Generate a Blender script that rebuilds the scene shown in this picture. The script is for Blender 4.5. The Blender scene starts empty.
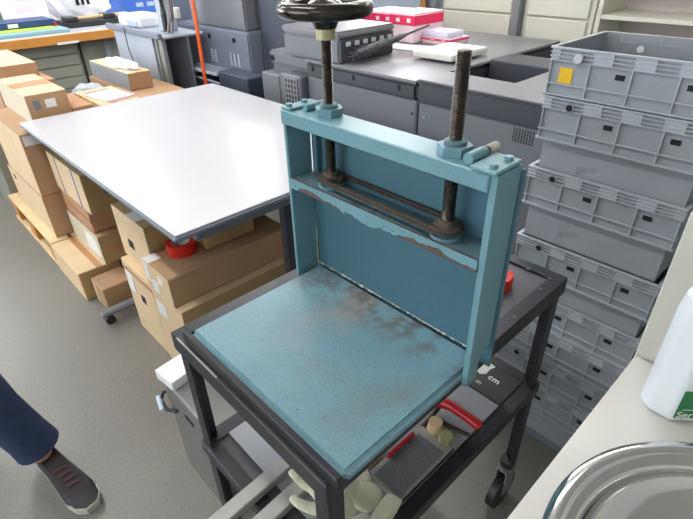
import bpy, bmesh, math, random
from mathutils import Vector, Matrix
C = bpy.context.scene.collection
sc = bpy.context.scene
PI = math.pi

# ------------------------------------------------------------------ camera
cam_d = bpy.data.cameras.new('camera'); cam = bpy.data.objects.new('camera', cam_d); C.objects.link(cam)
fw = Vector((-0.61822674, 0.57283038, -0.53820169)); rt = Vector((0.68944344, 0.7240249, -0.02134685)); up = Vector((-0.3774433, 0.38425682, 0.8425457))
cam.matrix_world = Matrix(((rt.x, up.x, -fw.x, 0.76166), (rt.y, up.y, -fw.y, -0.5560), (rt.z, up.z, -fw.z, 1.51263), (0, 0, 0, 1)))
cam_d.sensor_width = 36; cam_d.lens = 495.9 / 693 * 36; cam_d.clip_start = 0.02
sc.camera = cam
# ------------------------------------------------------------------ light
w = bpy.data.worlds.new('world'); sc.world = w; w.use_nodes = True
w.node_tree.nodes['Background'].inputs[0].default_value = (0.80, 0.88, 1.0, 1)
w.node_tree.nodes['Background'].inputs[1].default_value = 0.6
sc.view_settings.view_transform = 'Standard'; sc.view_settings.look = 'None'
sc.view_settings.gamma = 1; sc.view_settings.use_curve_mapping = False
sc.view_settings.exposure = 0.22
def area(name, loc, size, power, col, aim):
    l = bpy.data.lights.new(name, 'AREA'); l.shape = 'RECTANGLE'; l.size, l.size_y = size; l.energy = power; l.color = col
    o = bpy.data.objects.new(name, l); C.objects.link(o); o.location = loc
    o.rotation_euler = (Vector(aim) - Vector(loc)).to_track_quat('-Z', 'Y').to_euler(); return o
area('window_daylight_back', (-2.6, 4.6, 1.75), (3.6, 1.3), 105, (0.86, 0.93, 1.0), (-2.2, 0, 0.9))
area('window_daylight_left', (-7.1, -2.0, 1.8), (3.4, 1.4), 135, (0.84, 0.92, 1.0), (-1.0, -0.1, 0.5))
area('window_daylight_front', (-1.6, -4.1, 1.8), (4.4, 1.4), 14, (0.92, 0.96, 1.0), (-0.6, 0.6, 0.6))

# ------------------------------------------------------------------ materials
def mat(name, col, rough=0.6, metal=0.0, var=0.06, scale=6.0, bump=0.0, bscale=60, dots=None, spec=0.5, emit=None, alpha=None):
    m = bpy.data.materials.new(name); m.use_nodes = True; nt = m.node_tree; b = nt.nodes['Principled BSDF']
    b.inputs['Roughness'].default_value = rough; b.inputs['Metallic'].default_value = metal; b.inputs['Specular IOR Level'].default_value = spec
    tc = nt.nodes.new('ShaderNodeTexCoord')
    n = nt.nodes.new('ShaderNodeTexNoise'); n.inputs['Scale'].default_value = scale; n.inputs['Detail'].default_value = 5
    nt.links.new(tc.outputs['Object'], n.inputs['Vector'])
    r = nt.nodes.new('ShaderNodeValToRGB'); nt.links.new(n.outputs['Fac'], r.inputs[0])
    r.color_ramp.elements[0].position = 0.3; r.color_ramp.elements[1].position = 0.7
    r.color_ramp.elements[0].color = (*[c * (1 - var) for c in col], 1); r.color_ramp.elements[1].color = (*[min(1, c * (1 + var)) for c in col], 1)
    last = r.outputs[0]
    for d in (dots or []):
        dcol, dscale, lo, hi = d[:4]
        n2 = nt.nodes.new('ShaderNodeTexNoise'); n2.inputs['Scale'].default_value = dscale; n2.inputs['Detail'].default_value = 3
        nt.links.new(tc.outputs['Object'], n2.inputs['Vector'])
        r2 = nt.nodes.new('ShaderNodeValToRGB'); r2.color_ramp.elements[0].position = lo; r2.color_ramp.elements[1].position = hi
        nt.links.new(n2.outputs['Fac'], r2.inputs[0])
        mx = nt.nodes.new('ShaderNodeMix'); mx.data_type = 'RGBA'; mx.inputs['B'].default_value = (*dcol, 1)
        nt.links.new(r2.outputs[0], mx.inputs['Factor']); nt.links.new(last, mx.inputs['A']); last = mx.outputs['Result']
    nt.links.new(last, b.inputs['Base Color'])
    if bump:
        n3 = nt.nodes.new('ShaderNodeTexNoise'); n3.inputs['Scale'].default_value = bscale; n3.inputs['Detail'].default_value = 4
        nt.links.new(tc.outputs['Object'], n3.inputs['Vector'])
        bp = nt.nodes.new('ShaderNodeBump'); bp.inputs['Strength'].default_value = bump; bp.inputs['Distance'].default_value = 0.004
        nt.links.new(n3.outputs['Fac'], bp.inputs['Height']); nt.links.new(bp.outputs[0], b.inputs['Normal'])
    if emit: b.inputs['Emission Color'].default_value = (*emit[0], 1); b.inputs['Emission Strength'].default_value = emit[1]
    if alpha: b.inputs['Transmission Weight'].default_value = alpha
    return m
def s(r, g, b):
    f = lambda c: (c / 255 / 12.92) if c / 255 <= 0.04045 else ((c / 255 + 0.055) / 1.055) ** 2.4
    return (f(r), f(g), f(b))
M = {}
rust = s(95, 70, 55); grime = s(110, 105, 95)
M['teal'] = mat('teal_paint', s(106, 147, 158), 0.34, 0, 0.06, 9, 0.15, 120, [(s(72, 102, 110), 150, 0.66, 0.72)])
M['teal_bed'] = mat('teal_paint_bed', s(116, 154, 167), 0.33, 0, 0.07, 7, 0.25, 180, [(s(122, 138, 138), 9, 0.55, 0.80), (rust, 110, 0.73, 0.76), (s(84, 108, 114), 320, 0.62, 0.72)])
nt = M['teal_bed'].node_tree; N = nt.nodes; L = nt.links; bs = N['Principled BSDF']
tc = N.new('ShaderNodeTexCoord'); sp = N.new('ShaderNodeSeparateXYZ'); L.new(tc.outputs['Object'], sp.inputs[0])
def ramp(src, a, b, c0=0.0, c1=1.0):
    q = N.new('ShaderNodeMapRange'); q.interpolation_type = 'SMOOTHSTEP'; q.inputs[1].default_value = a; q.inputs[2].default_value = b; q.inputs[3].default_value = c0; q.inputs[4].default_value = c1
    L.new(src, q.inputs[0]); return q.outputs[0]
def mth(op, a, b):
    q = N.new('ShaderNodeMath'); q.operation = op; q.use_clamp = op != 'SUBTRACT'
    for i_, v in enumerate((a, b)):
        if isinstance(v, (int, float)): q.inputs[i_].default_value = v
        else: L.new(v, q.inputs[i_])
    return q.outputs[0]
def nz(sc_, det=5):
    q = N.new('ShaderNodeTexNoise'); q.inputs['Scale'].default_value = sc_; q.inputs['Detail'].default_value = det; L.new(tc.outputs['Object'], q.inputs['Vector']); return q.outputs['Fac']
base = bs.inputs['Base Color'].links[0].from_socket
ab = N.new('ShaderNodeMath'); ab.operation = 'ABSOLUTE'; L.new(mth('SUBTRACT', sp.outputs[0], -0.055), ab.inputs[0])
band = mth('MULTIPLY', mth('MULTIPLY', ramp(ab.outputs[0], 0.015, 0.075, 1.0, 0.0), ramp(sp.outputs[1], -0.15, 0.12, 0.0, 0.9)), ramp(nz(22), 0.30, 0.62))
stain = mth('MULTIPLY', mth('MULTIPLY', ramp(sp.outputs[1], 0.035, 0.13, 0.0, 0.85), ramp(nz(16), 0.40, 0.56)), ramp(nz(60), 0.25, 0.6))
for fac, colr in ((band, s(150, 148, 142)), (stain, s(100, 94, 86))):
    mx = N.new('ShaderNodeMix'); mx.data_type = 'RGBA'; mx.inputs['B'].default_value = (*colr, 1); L.new(fac, mx.inputs['Factor']); L.new(base, mx.inputs['A']); base = mx.outputs['Result']
L.new(base, bs.inputs['Base Color'])
M['teal_dark'] = mat('teal_paint_panel', s(70, 109, 125), 0.5, 0, 0.05, 6, 0.2, 90, [(s(70, 84, 88), 30, 0.70, 0.74)])
M['teal_worn'] = mat('teal_worn', s(84, 112, 122), 0.5, 0, 0.10, 12, 0.3, 90, [(s(80, 78, 76), 34, 0.60, 0.68)])
M['rust'] = mat('bare_rusty_steel', s(98, 84, 76), 0.7, 0.3, 0.25, 40, 0.4, 120)
M['weld'] = mat('weld_filler', s(190, 190, 178), 0.6, 0, 0.15, 60, 0.5, 150)
M['steel'] = mat('dull_steel', s(92, 86, 80), 0.30, 0.95, 0.2, 50, 0.3, 200)
M['chain'] = mat('oily_chain', s(94, 84, 76), 0.5, 0.4, 0.25, 120)
M['chrome'] = mat('polished_steel', s(218, 217, 215), 0.10, 1.0, 0.02, 4)
M['nickel'] = mat('worn_chrome_wheel', s(70, 66, 62), 0.22, 1.0, 0.15, 12)
M['brass'] = mat('pale_brass', s(176, 172, 132), 0.4, 0.6, 0.1, 30)
M['blacksteel'] = mat('black_cart_paint', s(48, 48, 54), 0.38, 0.2, 0.15, 14, 0.1, 80, [(s(150, 148, 145), 60, 0.74, 0.76)])
M['deck'] = mat('grey_deck', s(88, 86, 94), 0.5, 0, 0.10, 12, 0.1, 80)
M['white'] = mat('white_laminate', s(192, 191, 197), 0.24, 0, 0.01, 4)
M['white_edge'] = mat('table_edge_grey', s(112, 120, 132), 0.5)
M['countertop'] = mat('cream_counter', s(216, 213, 208), 0.4, 0, 0.02, 4)
M['panel'] = mat('cream_panel', s(196, 194, 184), 0.55, 0, 0.04, 6)
M['card'] = mat('cardboard', s(178, 142, 108), 0.8, 0, 0.06, 8, 0.08, 60)
M['card_pale'] = mat('cardboard_pale', s(218, 190, 152), 0.8, 0, 0.05, 8, 0.08, 60)
M['card_white'] = mat('cardboard_white', s(206, 196, 172), 0.75, 0, 0.05, 8)
M['card_red'] = mat('cardboard_reddish', s(182, 138, 106), 0.8, 0, 0.07, 8, 0.08, 60)
M['card_olive'] = mat('cardboard_olive', s(174, 146, 102), 0.8, 0, 0.06, 8, 0.08, 60)
M['wood'] = mat('pallet_pine', s(222, 192, 150), 0.75, 0, 0.12, 14, 0.1, 60)
M['orange_wood'] = mat('orange_beech_edge', s(196, 134, 62), 0.5, 0, 0.06, 10)
M['beech'] = mat('pale_beech', s(196, 168, 130), 0.6, 0, 0.08, 20)
M['tape'] = mat('brown_tape', s(186, 132, 88), 0.3, 0, 0.04)
M['label'] = mat('paper_label', s(228, 226, 224), 0.6, 0, 0.02)
M['paper'] = mat('white_paper', s(236, 236, 240), 0.6, 0, 0.02)
M['dark'] = mat('dark_cavity', s(28, 27, 28), 0.9, 0, 0.05)
M['crate'] = mat('grey_crate_plastic', s(148, 153, 160), 0.5, 0, 0.04, 10, 0.05, 90, [(s(110, 114, 120), 14, 0.66, 0.80)])
M['crate_rib'] = mat('grey_crate_ribs', s(170, 176, 184), 0.45, 0, 0.03, 10)
M['crate_dark'] = mat('grey_crate_plastic_dark', s(118, 124, 132), 0.5, 0, 0.06, 10)
M['yellow'] = mat('yellow_sticker', s(232, 184, 20), 0.5)
M['mach'] = mat('machine_grey', s(114, 116, 124), 0.45, 0, 0.03, 5)
M['mach_top'] = mat('machine_top_grey', s(128, 126, 131), 0.42, 0, 0.03, 5)
M['mach_dark'] = mat('machine_band_dark', s(62, 65, 73), 0.45, 0, 0.05, 5)
M['mach_navy'] = mat('machine_navy_dark', s(54, 62, 80), 0.5, 0, 0.08, 5)
M['mach_blue'] = mat('machine_blue_grey', s(118, 126, 142), 0.5, 0, 0.04, 5)
M['mach_pale'] = mat('machine_pale_grey', s(168, 176, 190), 0.5, 0, 0.03, 5)
M['pale_edge'] = mat('pale_blue_trim', s(206, 220, 236), 0.4)  # plain pale blue-white trim colour
M['orange'] = mat('orange_cable', s(232, 96, 32), 0.45)
M['black'] = mat('black_plastic', s(34, 34, 38), 0.45)
M['wire'] = mat('grey_wire', s(70, 72, 78), 0.5)
M['red'] = mat('red_paint', s(168, 26, 36), 0.35)
M['red_bright'] = mat('bright_red_plastic', s(214, 40, 34), 0.4)
M['pink'] = mat('pink_red_print', s(232, 40, 92), 0.5)
M['pinkpale'] = mat('pale_pink_print', s(242, 216, 224), 0.5)
M['cream'] = mat('cream_block', s(222, 220, 214), 0.55)
M['lilac'] = mat('lilac_white_wrap', s(226, 218, 240), 0.45)
M['glove'] = mat('cotton_glove', s(222, 222, 196), 0.9, 0, 0.08, 20, 0.5, 200)
M['board'] = mat('pale_grey_board', s(160, 162, 168), 0.55, 0, 0.04, 5)
M['alu'] = mat('brushed_bar', s(168, 165, 163), 0.45, 0.3, 0.08, 20)
M['mat_black'] = mat('black_mat', s(44, 43, 46), 0.6, 0, 0.08)
M['jug'] = mat('milky_plastic', s(226, 232, 238), 0.35, 0, 0.02, 4)
M['green'] = mat('label_green', s(46, 126, 78), 0.5)
M['purple'] = mat('label_purple', s(92, 84, 120), 0.5)
M['white_print'] = mat('white_print', s(238, 240, 238), 0.5)
M['jeans'] = mat('blue_denim', s(42, 58, 92), 0.85, 0, 0.15, 30, 0.3, 300)
M['shoe'] = mat('dark_shoe', s(46, 42, 46), 0.6, 0, 0.1)
M['sole'] = mat('pale_rubber', s(196, 190, 182), 0.6)
M['jacket'] = mat('dark_jacket', s(52, 56, 66), 0.85)
M['skin'] = mat('skin', s(208, 160, 134), 0.5)
M['hair'] = mat('brown_hair', s(66, 48, 36), 0.7)
M['red_lace'] = mat('dull_red_cloth', s(120, 62, 62), 0.8)
M['blue'] = mat('printed_blue', s(44, 92, 178), 0.5)
M['navy'] = mat('navy_board', s(36, 62, 112), 0.5)
M['tealmat'] = mat('pale_teal_mat', s(130, 166, 176), 0.5)
M['lime'] = mat('lime_sheet', s(166, 196, 62), 0.6)
M['mint'] = mat('mint_green', s(146, 214, 140), 0.6)
M['slat'] = mat('greygreen_slats', s(140, 142, 130), 0.6, 0, 0.04, 4)
M['beige_wall'] = mat('beige_shutter', s(222, 220, 206), 0.6, 0, 0.03, 3)
M['shelf_int'] = mat('pinkish_shelf_back', s(196, 184, 182), 0.7, 0, 0.04, 3)
M['post'] = mat('grey_post', s(132, 136, 140), 0.5)
M['bin'] = mat('brushed_bin_metal', s(128, 128, 126), 0.4, 0.4, 0.08, 12)
M['wall'] = mat('painted_wall', s(204, 204, 200), 0.85, 0, 0.02, 2)
M['ceil'] = mat('ceiling_paint', s(222, 222, 218), 0.9, 0, 0.02, 2)
M['floor'] = mat('speckled_grey_floor', s(124, 121, 115), 0.36, 0, 0.06, 2.2, 0.04, 150, [(s(108, 106, 101), 120, 0.55, 0.70), (s(134, 132, 128), 180, 0.62, 0.72)])
M['tube'] = mat('lamp_diffuser', (1, 1, 1), 0.5, emit=((1.0, 0.98, 0.94), 14.0))
M['pane'] = mat('window_daylight_pane', (0.9, 0.95, 1), 0.1, emit=((0.86, 0.93, 1.0), 4.0))

# ------------------------------------------------------------------ mesh builder
class MB:
    def __init__(self, o=(0, 0, 0)): self.b = bmesh.new(); self.o = Vector(o)
    def box(self, x0, x1, y0, y1, z0, z1, bev=0.0, seg=1, rz=0, ctr=None):
        g = bmesh.ops.create_cube(self.b, size=1)['verts']
        for v in g: v.co = Vector(((x0 + x1) / 2 + v.co.x * (x1 - x0), (y0 + y1) / 2 + v.co.y * (y1 - y0), (z0 + z1) / 2 + v.co.z * (z1 - z0)))
        if bev:
            es = list({e for v in g for e in v.link_edges})
            r = bmesh.ops.bevel(self.b, geom=es, offset=bev, segments=seg, affect='EDGES', clamp_overlap=True)
            g = list({v for f in r['faces'] for v in f.verts} | {v for v in g if v.is_valid})
        if rz:
            c = Vector(ctr) if ctr else Vector(((x0 + x1) / 2, (y0 + y1) / 2, 0)); R = Matrix.Rotation(rz, 3, 'Z')
            for v in g: v.co = R @ (v.co - c) + c
        return self
    def cyl(self, p0, p1, r, r2=None, seg=20):
        p0, p1 = Vector(p0), Vector(p1); d = p1 - p0; r2 = r if r2 is None else r2
        q = d.to_track_quat('Z', 'Y').to_matrix()
        a = [self.b.verts.new(p0 + q @ Vector((r * math.cos(2 * PI * i / seg), r * math.sin(2 * PI * i / seg), 0))) for i in range(seg)]
        c = [self.b.verts.new(p1 + q @ Vector((r2 * math.cos(2 * PI * i / seg), r2 * math.sin(2 * PI * i / seg), 0))) for i in range(seg)]
        for i in range(seg): self.b.faces.new((a[i], a[(i + 1) % seg], c[(i + 1) % seg], c[i]))
        self.b.faces.new(a[::-1]); self.b.faces.new(c); return self
    def tube(self, pts, r, seg=10, closed=False):
        pts = [Vector(p) for p in pts]; n = len(pts); rings = []
        for i, p in enumerate(pts):
            t = (pts[(i + 1) % n] - pts[i - 1]) if closed else (pts[min(i + 1, n - 1)] - pts[max(i - 1, 0)])
            q = t.to_track_quat('Z', 'Y').to_matrix(); rr = r[i] if isinstance(r, (list, tuple)) else r
            rings.append([self.b.verts.new(p + q @ Vector((rr * math.cos(2 * PI * k / seg), rr * math.sin(2 * PI * k / seg), 0))) for k in range(seg)])
        for i in range(n if closed else n - 1):
            A, B = rings[i], rings[(i + 1) % n]
            for k in range(seg): self.b.faces.new((A[k], A[(k + 1) % seg], B[(k + 1) % seg], B[k]))
        if not closed: self.b.faces.new(rings[0][::-1]); self.b.faces.new(rings[-1])
        return self
    def lathe(self, prof, c, seg=48):
        c = Vector(c); rings = []
        for r, z in prof:
            if r < 1e-6: rings.append([self.b.verts.new(c + Vector((0, 0, z)))])
            else: rings.append([self.b.verts.new(c + Vector((r * math.cos(2 * PI * k / seg), r * math.sin(2 * PI * k / seg), z))) for k in range(seg)])
        for A, B in zip(rings, rings[1:]):
            for k in range(seg):
                k2 = (k + 1) % seg
                if len(A) == 1 and len(B) == 1: continue
                if len(A) == 1: self.b.faces.new((A[0], B[k], B[k2]))
                elif len(B) == 1: self.b.faces.new((A[k], A[k2], B[0]))
                else: self.b.faces.new((A[k], A[k2], B[k2], B[k]))
        return self
    def prism(self, poly, z0, z1, f=None):
        f = f or (lambda x, y, z: (x, y, z))
        a = [self.b.verts.new(f(x, y, z0)) for x, y in poly]; c = [self.b.verts.new(f(x, y, z1)) for x, y in poly]; n = len(poly)
        for i in range(n): self.b.faces.new((a[i], a[(i + 1) % n], c[(i + 1) % n], c[i]))
        self.b.faces.new(a[::-1]); self.b.faces.new(c); return self
    def build(self, name, m, parent=None, smooth=False):
        bmesh.ops.recalc_face_normals(self.b, faces=self.b.faces)
        for v in self.b.verts: v.co -= self.o
        me = bpy.data.meshes.new(name); self.b.to_mesh(me); self.b.free(); me.materials.append(M[m] if isinstance(m, str) else m)
        if smooth:
            for p in me.polygons: p.use_smooth = True
            try: me.set_sharp_from_angle(angle=math.radians(38))
            except Exception: pass
        o = bpy.data.objects.new(name, me); C.objects.link(o)
        if parent: o.parent = parent
        else: o.location = self.o
        return o
def tag(o, label, cat, group=None, kind=None):
    o['label'] = label; o['category'] = cat
    if group: o['group'] = group
    if kind: o['kind'] = kind
    return o
def thing(name, label, cat, loc=(0, 0, 0), group=None, rz=0):
    o = bpy.data.objects.new(name, None); o.empty_display_size = 0.05; C.objects.link(o); o.location = loc; o.rotation_euler = (0, 0, rz)
    return tag(o, label, cat, group)
def struct(o): o['kind'] = 'structure'; return o
def text(body, size, loc, rot, m, parent, name='lettering', ext=0.0006):
    cu = bpy.data.curves.new(name, 'FONT'); cu.body = body; cu.size = size; cu.extrude = ext
    t = bpy.data.objects.new(name, cu); C.objects.link(t); dg = bpy.context.evaluated_depsgraph_get()
    me = bpy.data.meshes.new_from_object(t.evaluated_get(dg)); bpy.data.objects.remove(t)
    me.materials.clear(); me.materials.append(M[m]); o = bpy.data.objects.new(name, me); C.objects.link(o)
    o.parent = parent; o.location = loc; o.rotation_euler = rot; return o
def dup(root):
    r = root.copy(); C.objects.link(r)
    for ch in list(root.children):
        c = ch.copy(); C.objects.link(c); c.parent = r
        for g in list(ch.children):
            d = g.copy(); C.objects.link(d); d.parent = c
    return r

# ------------------------------------------------------------------ room shell
struct(MB().box(-7.5, 3.2, -4.5, 5.0, -0.1, 0).build('floor', 'floor'))
struct(MB().box(-7.5, 3.2, -4.5, 5.0, 2.9, 3.0).build('ceiling', 'ceil'))
def wall_with_hole(name, ax, pos, a0, a1, h0, h1, z0, z1):
    m = MB(); t = 0.12
    for (u0, u1, w0, w1) in ((a0, h0, 0, 2.9), (h1, a1, 0, 2.9), (h0, h1, 0, z0), (h0, h1, z1, 2.9)):
        if ax == 'x': m.box(pos, pos + t, u0, u1, w0, w1)
        else: m.box(u0, u1, pos, pos + t, w0, w1)
    struct(m.build(name, 'wall'))
wall_with_hole('wall_back', 'y', 4.88, -7.5, 3.2, -4.5, -0.8, 1.05, 2.45)
wall_with_hole('wall_left', 'x', -7.5, -4.38, 4.88, -3.8, -0.2, 1.1, 2.5)
wall_with_hole('wall_front', 'y', -4.5, -7.5, 3.2, -4.0, 0.8, 1.1, 2.5)
struct(MB().box(3.08, 3.2, -4.38, 4.88, 0, 2.9).build('wall_right', 'wall'))
def window(n, ax, pos, a0, a1, z0, z1):
    m = MB(); t = 0.05; k = 4
    def bx(u0, u1, w0, w1, d=0.05):
        if ax == 'x': m.box(pos, pos + d, u0, u1, w0, w1)
        else: m.box(u0, u1, pos, pos + d, w0, w1)
    bx(a0, a1, z0, z0 + t); bx(a0, a1, z1 - t, z1)
    for i in range(k + 1):
        u = a0 + (a1 - a0 - t) * i / k; bx(u, u + t, z0 + t, z1 - t)
    f = struct(m.build('window_%d' % n, 'white'))
    g = MB()
    if ax == 'x': g.box(pos + 0.02, pos + 0.026, a0, a1, z0, z1)
    else: g.box(a0, a1, pos + 0.02, pos + 0.026, z0, z1)
    g.build('pane', 'pane', f)
window(1, 'y', 4.9, -4.5, -0.8, 1.05, 2.45); window(2, 'x', -7.46, -3.8, -0.2, 1.1, 2.5); window(3, 'y', -4.46, -4.0, 0.8, 1.1, 2.5)

# ceiling lamps of the room, and one added for the bowl's reflections
def lamp(i, x, y):
    t = thing('ceiling_lamp', 'long white fluorescent fixture on the ceiling', 'ceiling lamp', (x, y, 2.9), 'ceiling lamps')
    t['label'] = 'long white fluorescent fixture on the ceiling'
    MB((x, y, 2.9)).box(x - 0.75, x + 0.75, y - 0.09, y + 0.09, 2.84, 2.898, 0.004).build('housing', 'white', t)
    MB((x, y, 2.9)).box(x - 0.72, x + 0.72, y - 0.07, y + 0.07, 2.815, 2.839, 0.004).build('diffuser', 'tube', t)
    area('lamp_light', (x, y, 2.80), (1.4, 0.14), LAMP_W if x < -1.5 else LAMP_W * 0.6, (1.0, 0.98, 0.94), (x, y, 0)).parent = None
LAMP_W = 13
i = 0
for x in (-5.2, -2.9, -0.6):
    for y in (-0.6, 1.4, 3.4):
        lamp(i, x, y); i += 1
lamp(i, 1.7, -2.8)  # extra lamp, added to brighten the reflections in the steel bowl

# ------------------------------------------------------------------ far back: shutter cupboards and open shelving
def shutter_cupboard(x0, x1, y, label):
    t = thing('shutter_cupboard', label, 'cupboard', ((x0 + x1) / 2, y, 0), 'beige cupboards at the far side')
    o = ((x0 + x1) / 2, y, 0)
    MB(o).box(x0, x1, y + 0.022, y + 0.5, 0, 2.1, 0.004).build('body', 'beige_wall', t)
    z = 0.08
    while z < 2.0:
        MB(o).box(x0 + 0.03, x1 - 0.03, y, y + 0.02, z, z + 0.235, 0.006).build('front_panel', 'beige_wall', t); z += 0.245
shutter_cupboard(-1.90, -1.255, 3.0, 'beige cupboard with horizontal front panels, left one beside the grey post')
shutter_cupboard(-1.19, -0.70, 3.0, 'beige cupboard with horizontal front panels, right one beside the open shelving')
for x, lb in ((-1.225, 'grey upright post between the two beige cupboards'), (-1.95, 'dark grey upright post left of the beige cupboards, behind the pink boxes')):
    tag(MB((x, 3.0, 0)).box(x - 0.025, x + 0.025, 2.96, 3.03, 0, 2.1, 0.003).build('upright_post', 'post'), lb, 'post')
t = thing('open_shelving', 'open beige shelving with a pale shelf board behind the stacked crates', 'shelving', (0.1, 3.0, 0)); o = (0.1, 3.0, 0)
MB(o).box(-0.68, -0.65, 3.0, 3.4, 0, 2.1, 0.003).build('side_panel', 'beige_wall', t)
MB(o).box(0.90, 0.93, 3.0, 3.4, 0, 2.1, 0.003).build('side_panel', 'beige_wall', t)
MB(o).box(-0.648, 0.898, 3.38, 3.4, 0, 2.1).build('back_panel', 'shelf_int', t)
for z in (0.35, 0.72, 1.07, 1.45, 2.07): MB(o).box(-0.648, 0.898, 3.0, 3.378, z, z + 0.025, 0.002).build('shelf', 'beige_wall', t)
tag(MB((-2.65, 3.0, 0)).box(-3.4, -2.02, 3.0, 3.45, 0, 1.3, 0.01).build('low_cabinet', 'mach_blue'), 'blue-grey cabinet far behind the pink boxes', 'cabinet')
t = thing('picture_board', 'wooden framed board low behind the pink boxes', 'board', (-2.3, 2.9, 0.9))
MB((-2.3, 2.9, 0.9)).box(-2.75, -2.02, 2.93, 2.96, 0.95, 1.28, 0.004).build('frame', 'orange_wood', t)
MB((-2.3, 2.9, 0.9)).box(-2.72, -2.05, 2.92, 2.929, 0.98, 1.25).build('sheet', 'mach_pale', t)

# ------------------------------------------------------------------ printing machines
def grill(m, x0, x1, z0, z1, y, nx, nz):
    for i in range(nx):
        for k in range(nz):
            cx = x0 + (x1 - x0) * (i + 0.5) / nx; cz = z0 + (z1 - z0) * (k + 0.5) / nz
            m.box(cx - 0.3 * (x1 - x0) / nx, cx + 0.3 * (x1 - x0) / nx, y - 0.001, y + 0.002, cz - 0.3 * (z1 - z0) / nz, cz + 0.3 * (z1 - z0) / nz)
o = (-0.1, 1.33, 0)
t = thing('printer_output_unit', 'long grey printing machine body with dark open recess in its top, behind the crates', 'printing machine', o)
MB(o).box(-0.755, 1.1, 1.345, 2.15, 0, 0.862, 0.008).build('body', 'mach', t)
MB(o).box(-0.755, 1.1, 1.33, 1.545, 0.864, 0.962, 0.010, 2).build('front_band', 'mach_dark', t)
MB(o).box(-0.75, 1.1, 1.332, 1.55, 0.963, 0.972, 0.003).build('top_rim', 'mach_top', t)
MB(o).box(-0.755, 1.1, 1.93, 2.15, 0.864, 0.972, 0.006).build('rear_rim', 'mach_dark', t)
MB(o).box(-0.385, 1.1, 1.552, 1.928, 0.864, 0.970, 0.004).build('deck_plate', 'mach_top', t)
MB(o).box(-0.755, -0.387, 1.552, 1.928, 0.8625, 0.868).build('recess_floor', 'mach_navy', t)
g = MB(o); grill(g, -0.245, -0.145, 0.79, 0.85, 1.345, 8, 7); g.build('vent_grill', 'dark', t)
g = MB(o); g.cyl((-0.71, 1.345, 0.80), (-0.71, 1.338, 0.80), 0.006); g.build('rivet', 'mach_pale', t)
o = (-1.2, 1.33, 0)
t = thing('printer_main_unit', 'grey printing machine with dark front band and flat glossy top behind the press', 'printing machine', o)
MB(o).box(-1.585, -0.765, 1.345, 2.75, 0, 0.862, 0.008).build('body', 'mach', t)
MB(o).box(-1.585, -0.765, 1.335, 2.75, 0.864, 0.945, 0.014, 2).build('front_band', 'mach_dark', t)
MB(o).box(-1.59, -0.762, 1.325, 2.76, 0.946, 0.960, 0.006, 2).build('top_plate', 'mach_top', t)
for x in (-1.52, -1.19, -0.87): MB(o).box(x - 0.007, x + 0.007, 1.331, 1.336, 0.90, 0.925).build('slot', 'dark', t)
MB(o).cyl((-0.79, 1.345, 0.80), (-0.79, 1.338, 0.80), 0.006).build('rivet', 'mach_dark', t)
o = (-1.8, 1.35, 0)
t = thing('printer_side_unit', 'low stepped grey machine unit with a square mesh grill behind the left press post', 'printing machine', o)
MB(o).box(-2.02, -1.60, 1.42, 2.2, 0, 0.88, 0.008).build('body', 'mach', t)
MB(o).box(-2.0, -1.60, 1.38, 2.2, 0.882, 0.958, 0.012, 2).build('upper_body', 'mach', t)
MB(o).box(-1.80, -1.60, 1.30, 1.418, 0, 0.86, 0.008).build('grill_cabinet', 'mach', t)
MB(o).box(-2.02, -1.83, 1.32, 1.418, 0, 0.835, 0.008).build('side_box', 'mach', t)
MB(o).box(-1.745, -1.625, 1.296, 1.302, 0.69, 0.842).build('mesh_panel', 'chain', t)
g = MB(o)
for i in range(5): g.box(-1.745 + 0.0285 * i, -1.741 + 0.0285 * i, 1.292, 1.296, 0.69, 0.842)
for i in range(6): g.box(-1.745, -1.625, 1.292, 1.296, 0.69 + 0.03 * i, 0.694 + 0.03 * i)
g.build('grill', 'mach_pale', t)
MB(o).box(-1.985, -1.945, 1.374, 1.379, 0.90, 0.93).build('knob_panel', 'dark', t)
o = (-1.5, 1.35, 0.961)
t = thing('scanner_feeder', 'boxy grey feeder unit with a row of slots down its dark side, on the machine', 'feeder unit', o)
MB(o).box(-1.79, -1.31, 1.345, 1.78, 0.962, 1.085, 0.012, 2).build('body', 'mach', t)
MB(o).box(-1.795, -1.305, 1.34, 1.785, 1.086, 1.122, 0.010, 2).build('lid', 'mach_top', t)
MB(o).box(-1.309, -1.303, 1.36, 1.765, 0.966, 1.083).build('side_panel', 'mach_dark', t)  # dark sheet paints in the shade on this side of the feeder
for i in range(6): MB(o).box(-1.302, -1.298, 1.39 + i * 0.065, 1.425 + i * 0.065, 1.045, 1.068, 0.001).build('slot', 'white', t)
# black feather duster lying on the machine
random.seed(3)
o = (-1.2, 1.75, 0.965)
t = thing('feather_duster', 'black feather duster lying on the machine top beside the feeder unit', 'duster', o)
a = Vector((-1.245, 1.40, 1.005)); b = Vector((-1.27, 2.05, 1.085))
MB(o).tube([a.lerp(b, k / 6) for k in range(7)], 0.006).build('handle', 'black', t)
MB(o).tube([a.lerp(b, k) for k in (0.0, 0.05, 0.15, 0.3, 0.45, 0.6, 0.68)], [0.012, 0.024, 0.030, 0.026, 0.021, 0.015, 0.008], 14).build('feather_core', 'wire', t, True)
g = MB(o)
for i in range(110):
    k = random.random() * 0.62; p = a.lerp(b, k); an = random.uniform(0, 2 * PI); L = 0.022 + 0.026 * random.random()
    d = Vector((math.cos(an), -0.9, math.sin(an) * 0.7)).normalized() * L * (0.5 + 0.9 * (1 - k))
    q = p + d; q.z = max(q.z, 0.968); q.x = max(q.x, -1.295); g.cyl(p, q, 0.006, 0.002, 5)
g.build('feathers', 'wire', t)

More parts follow.
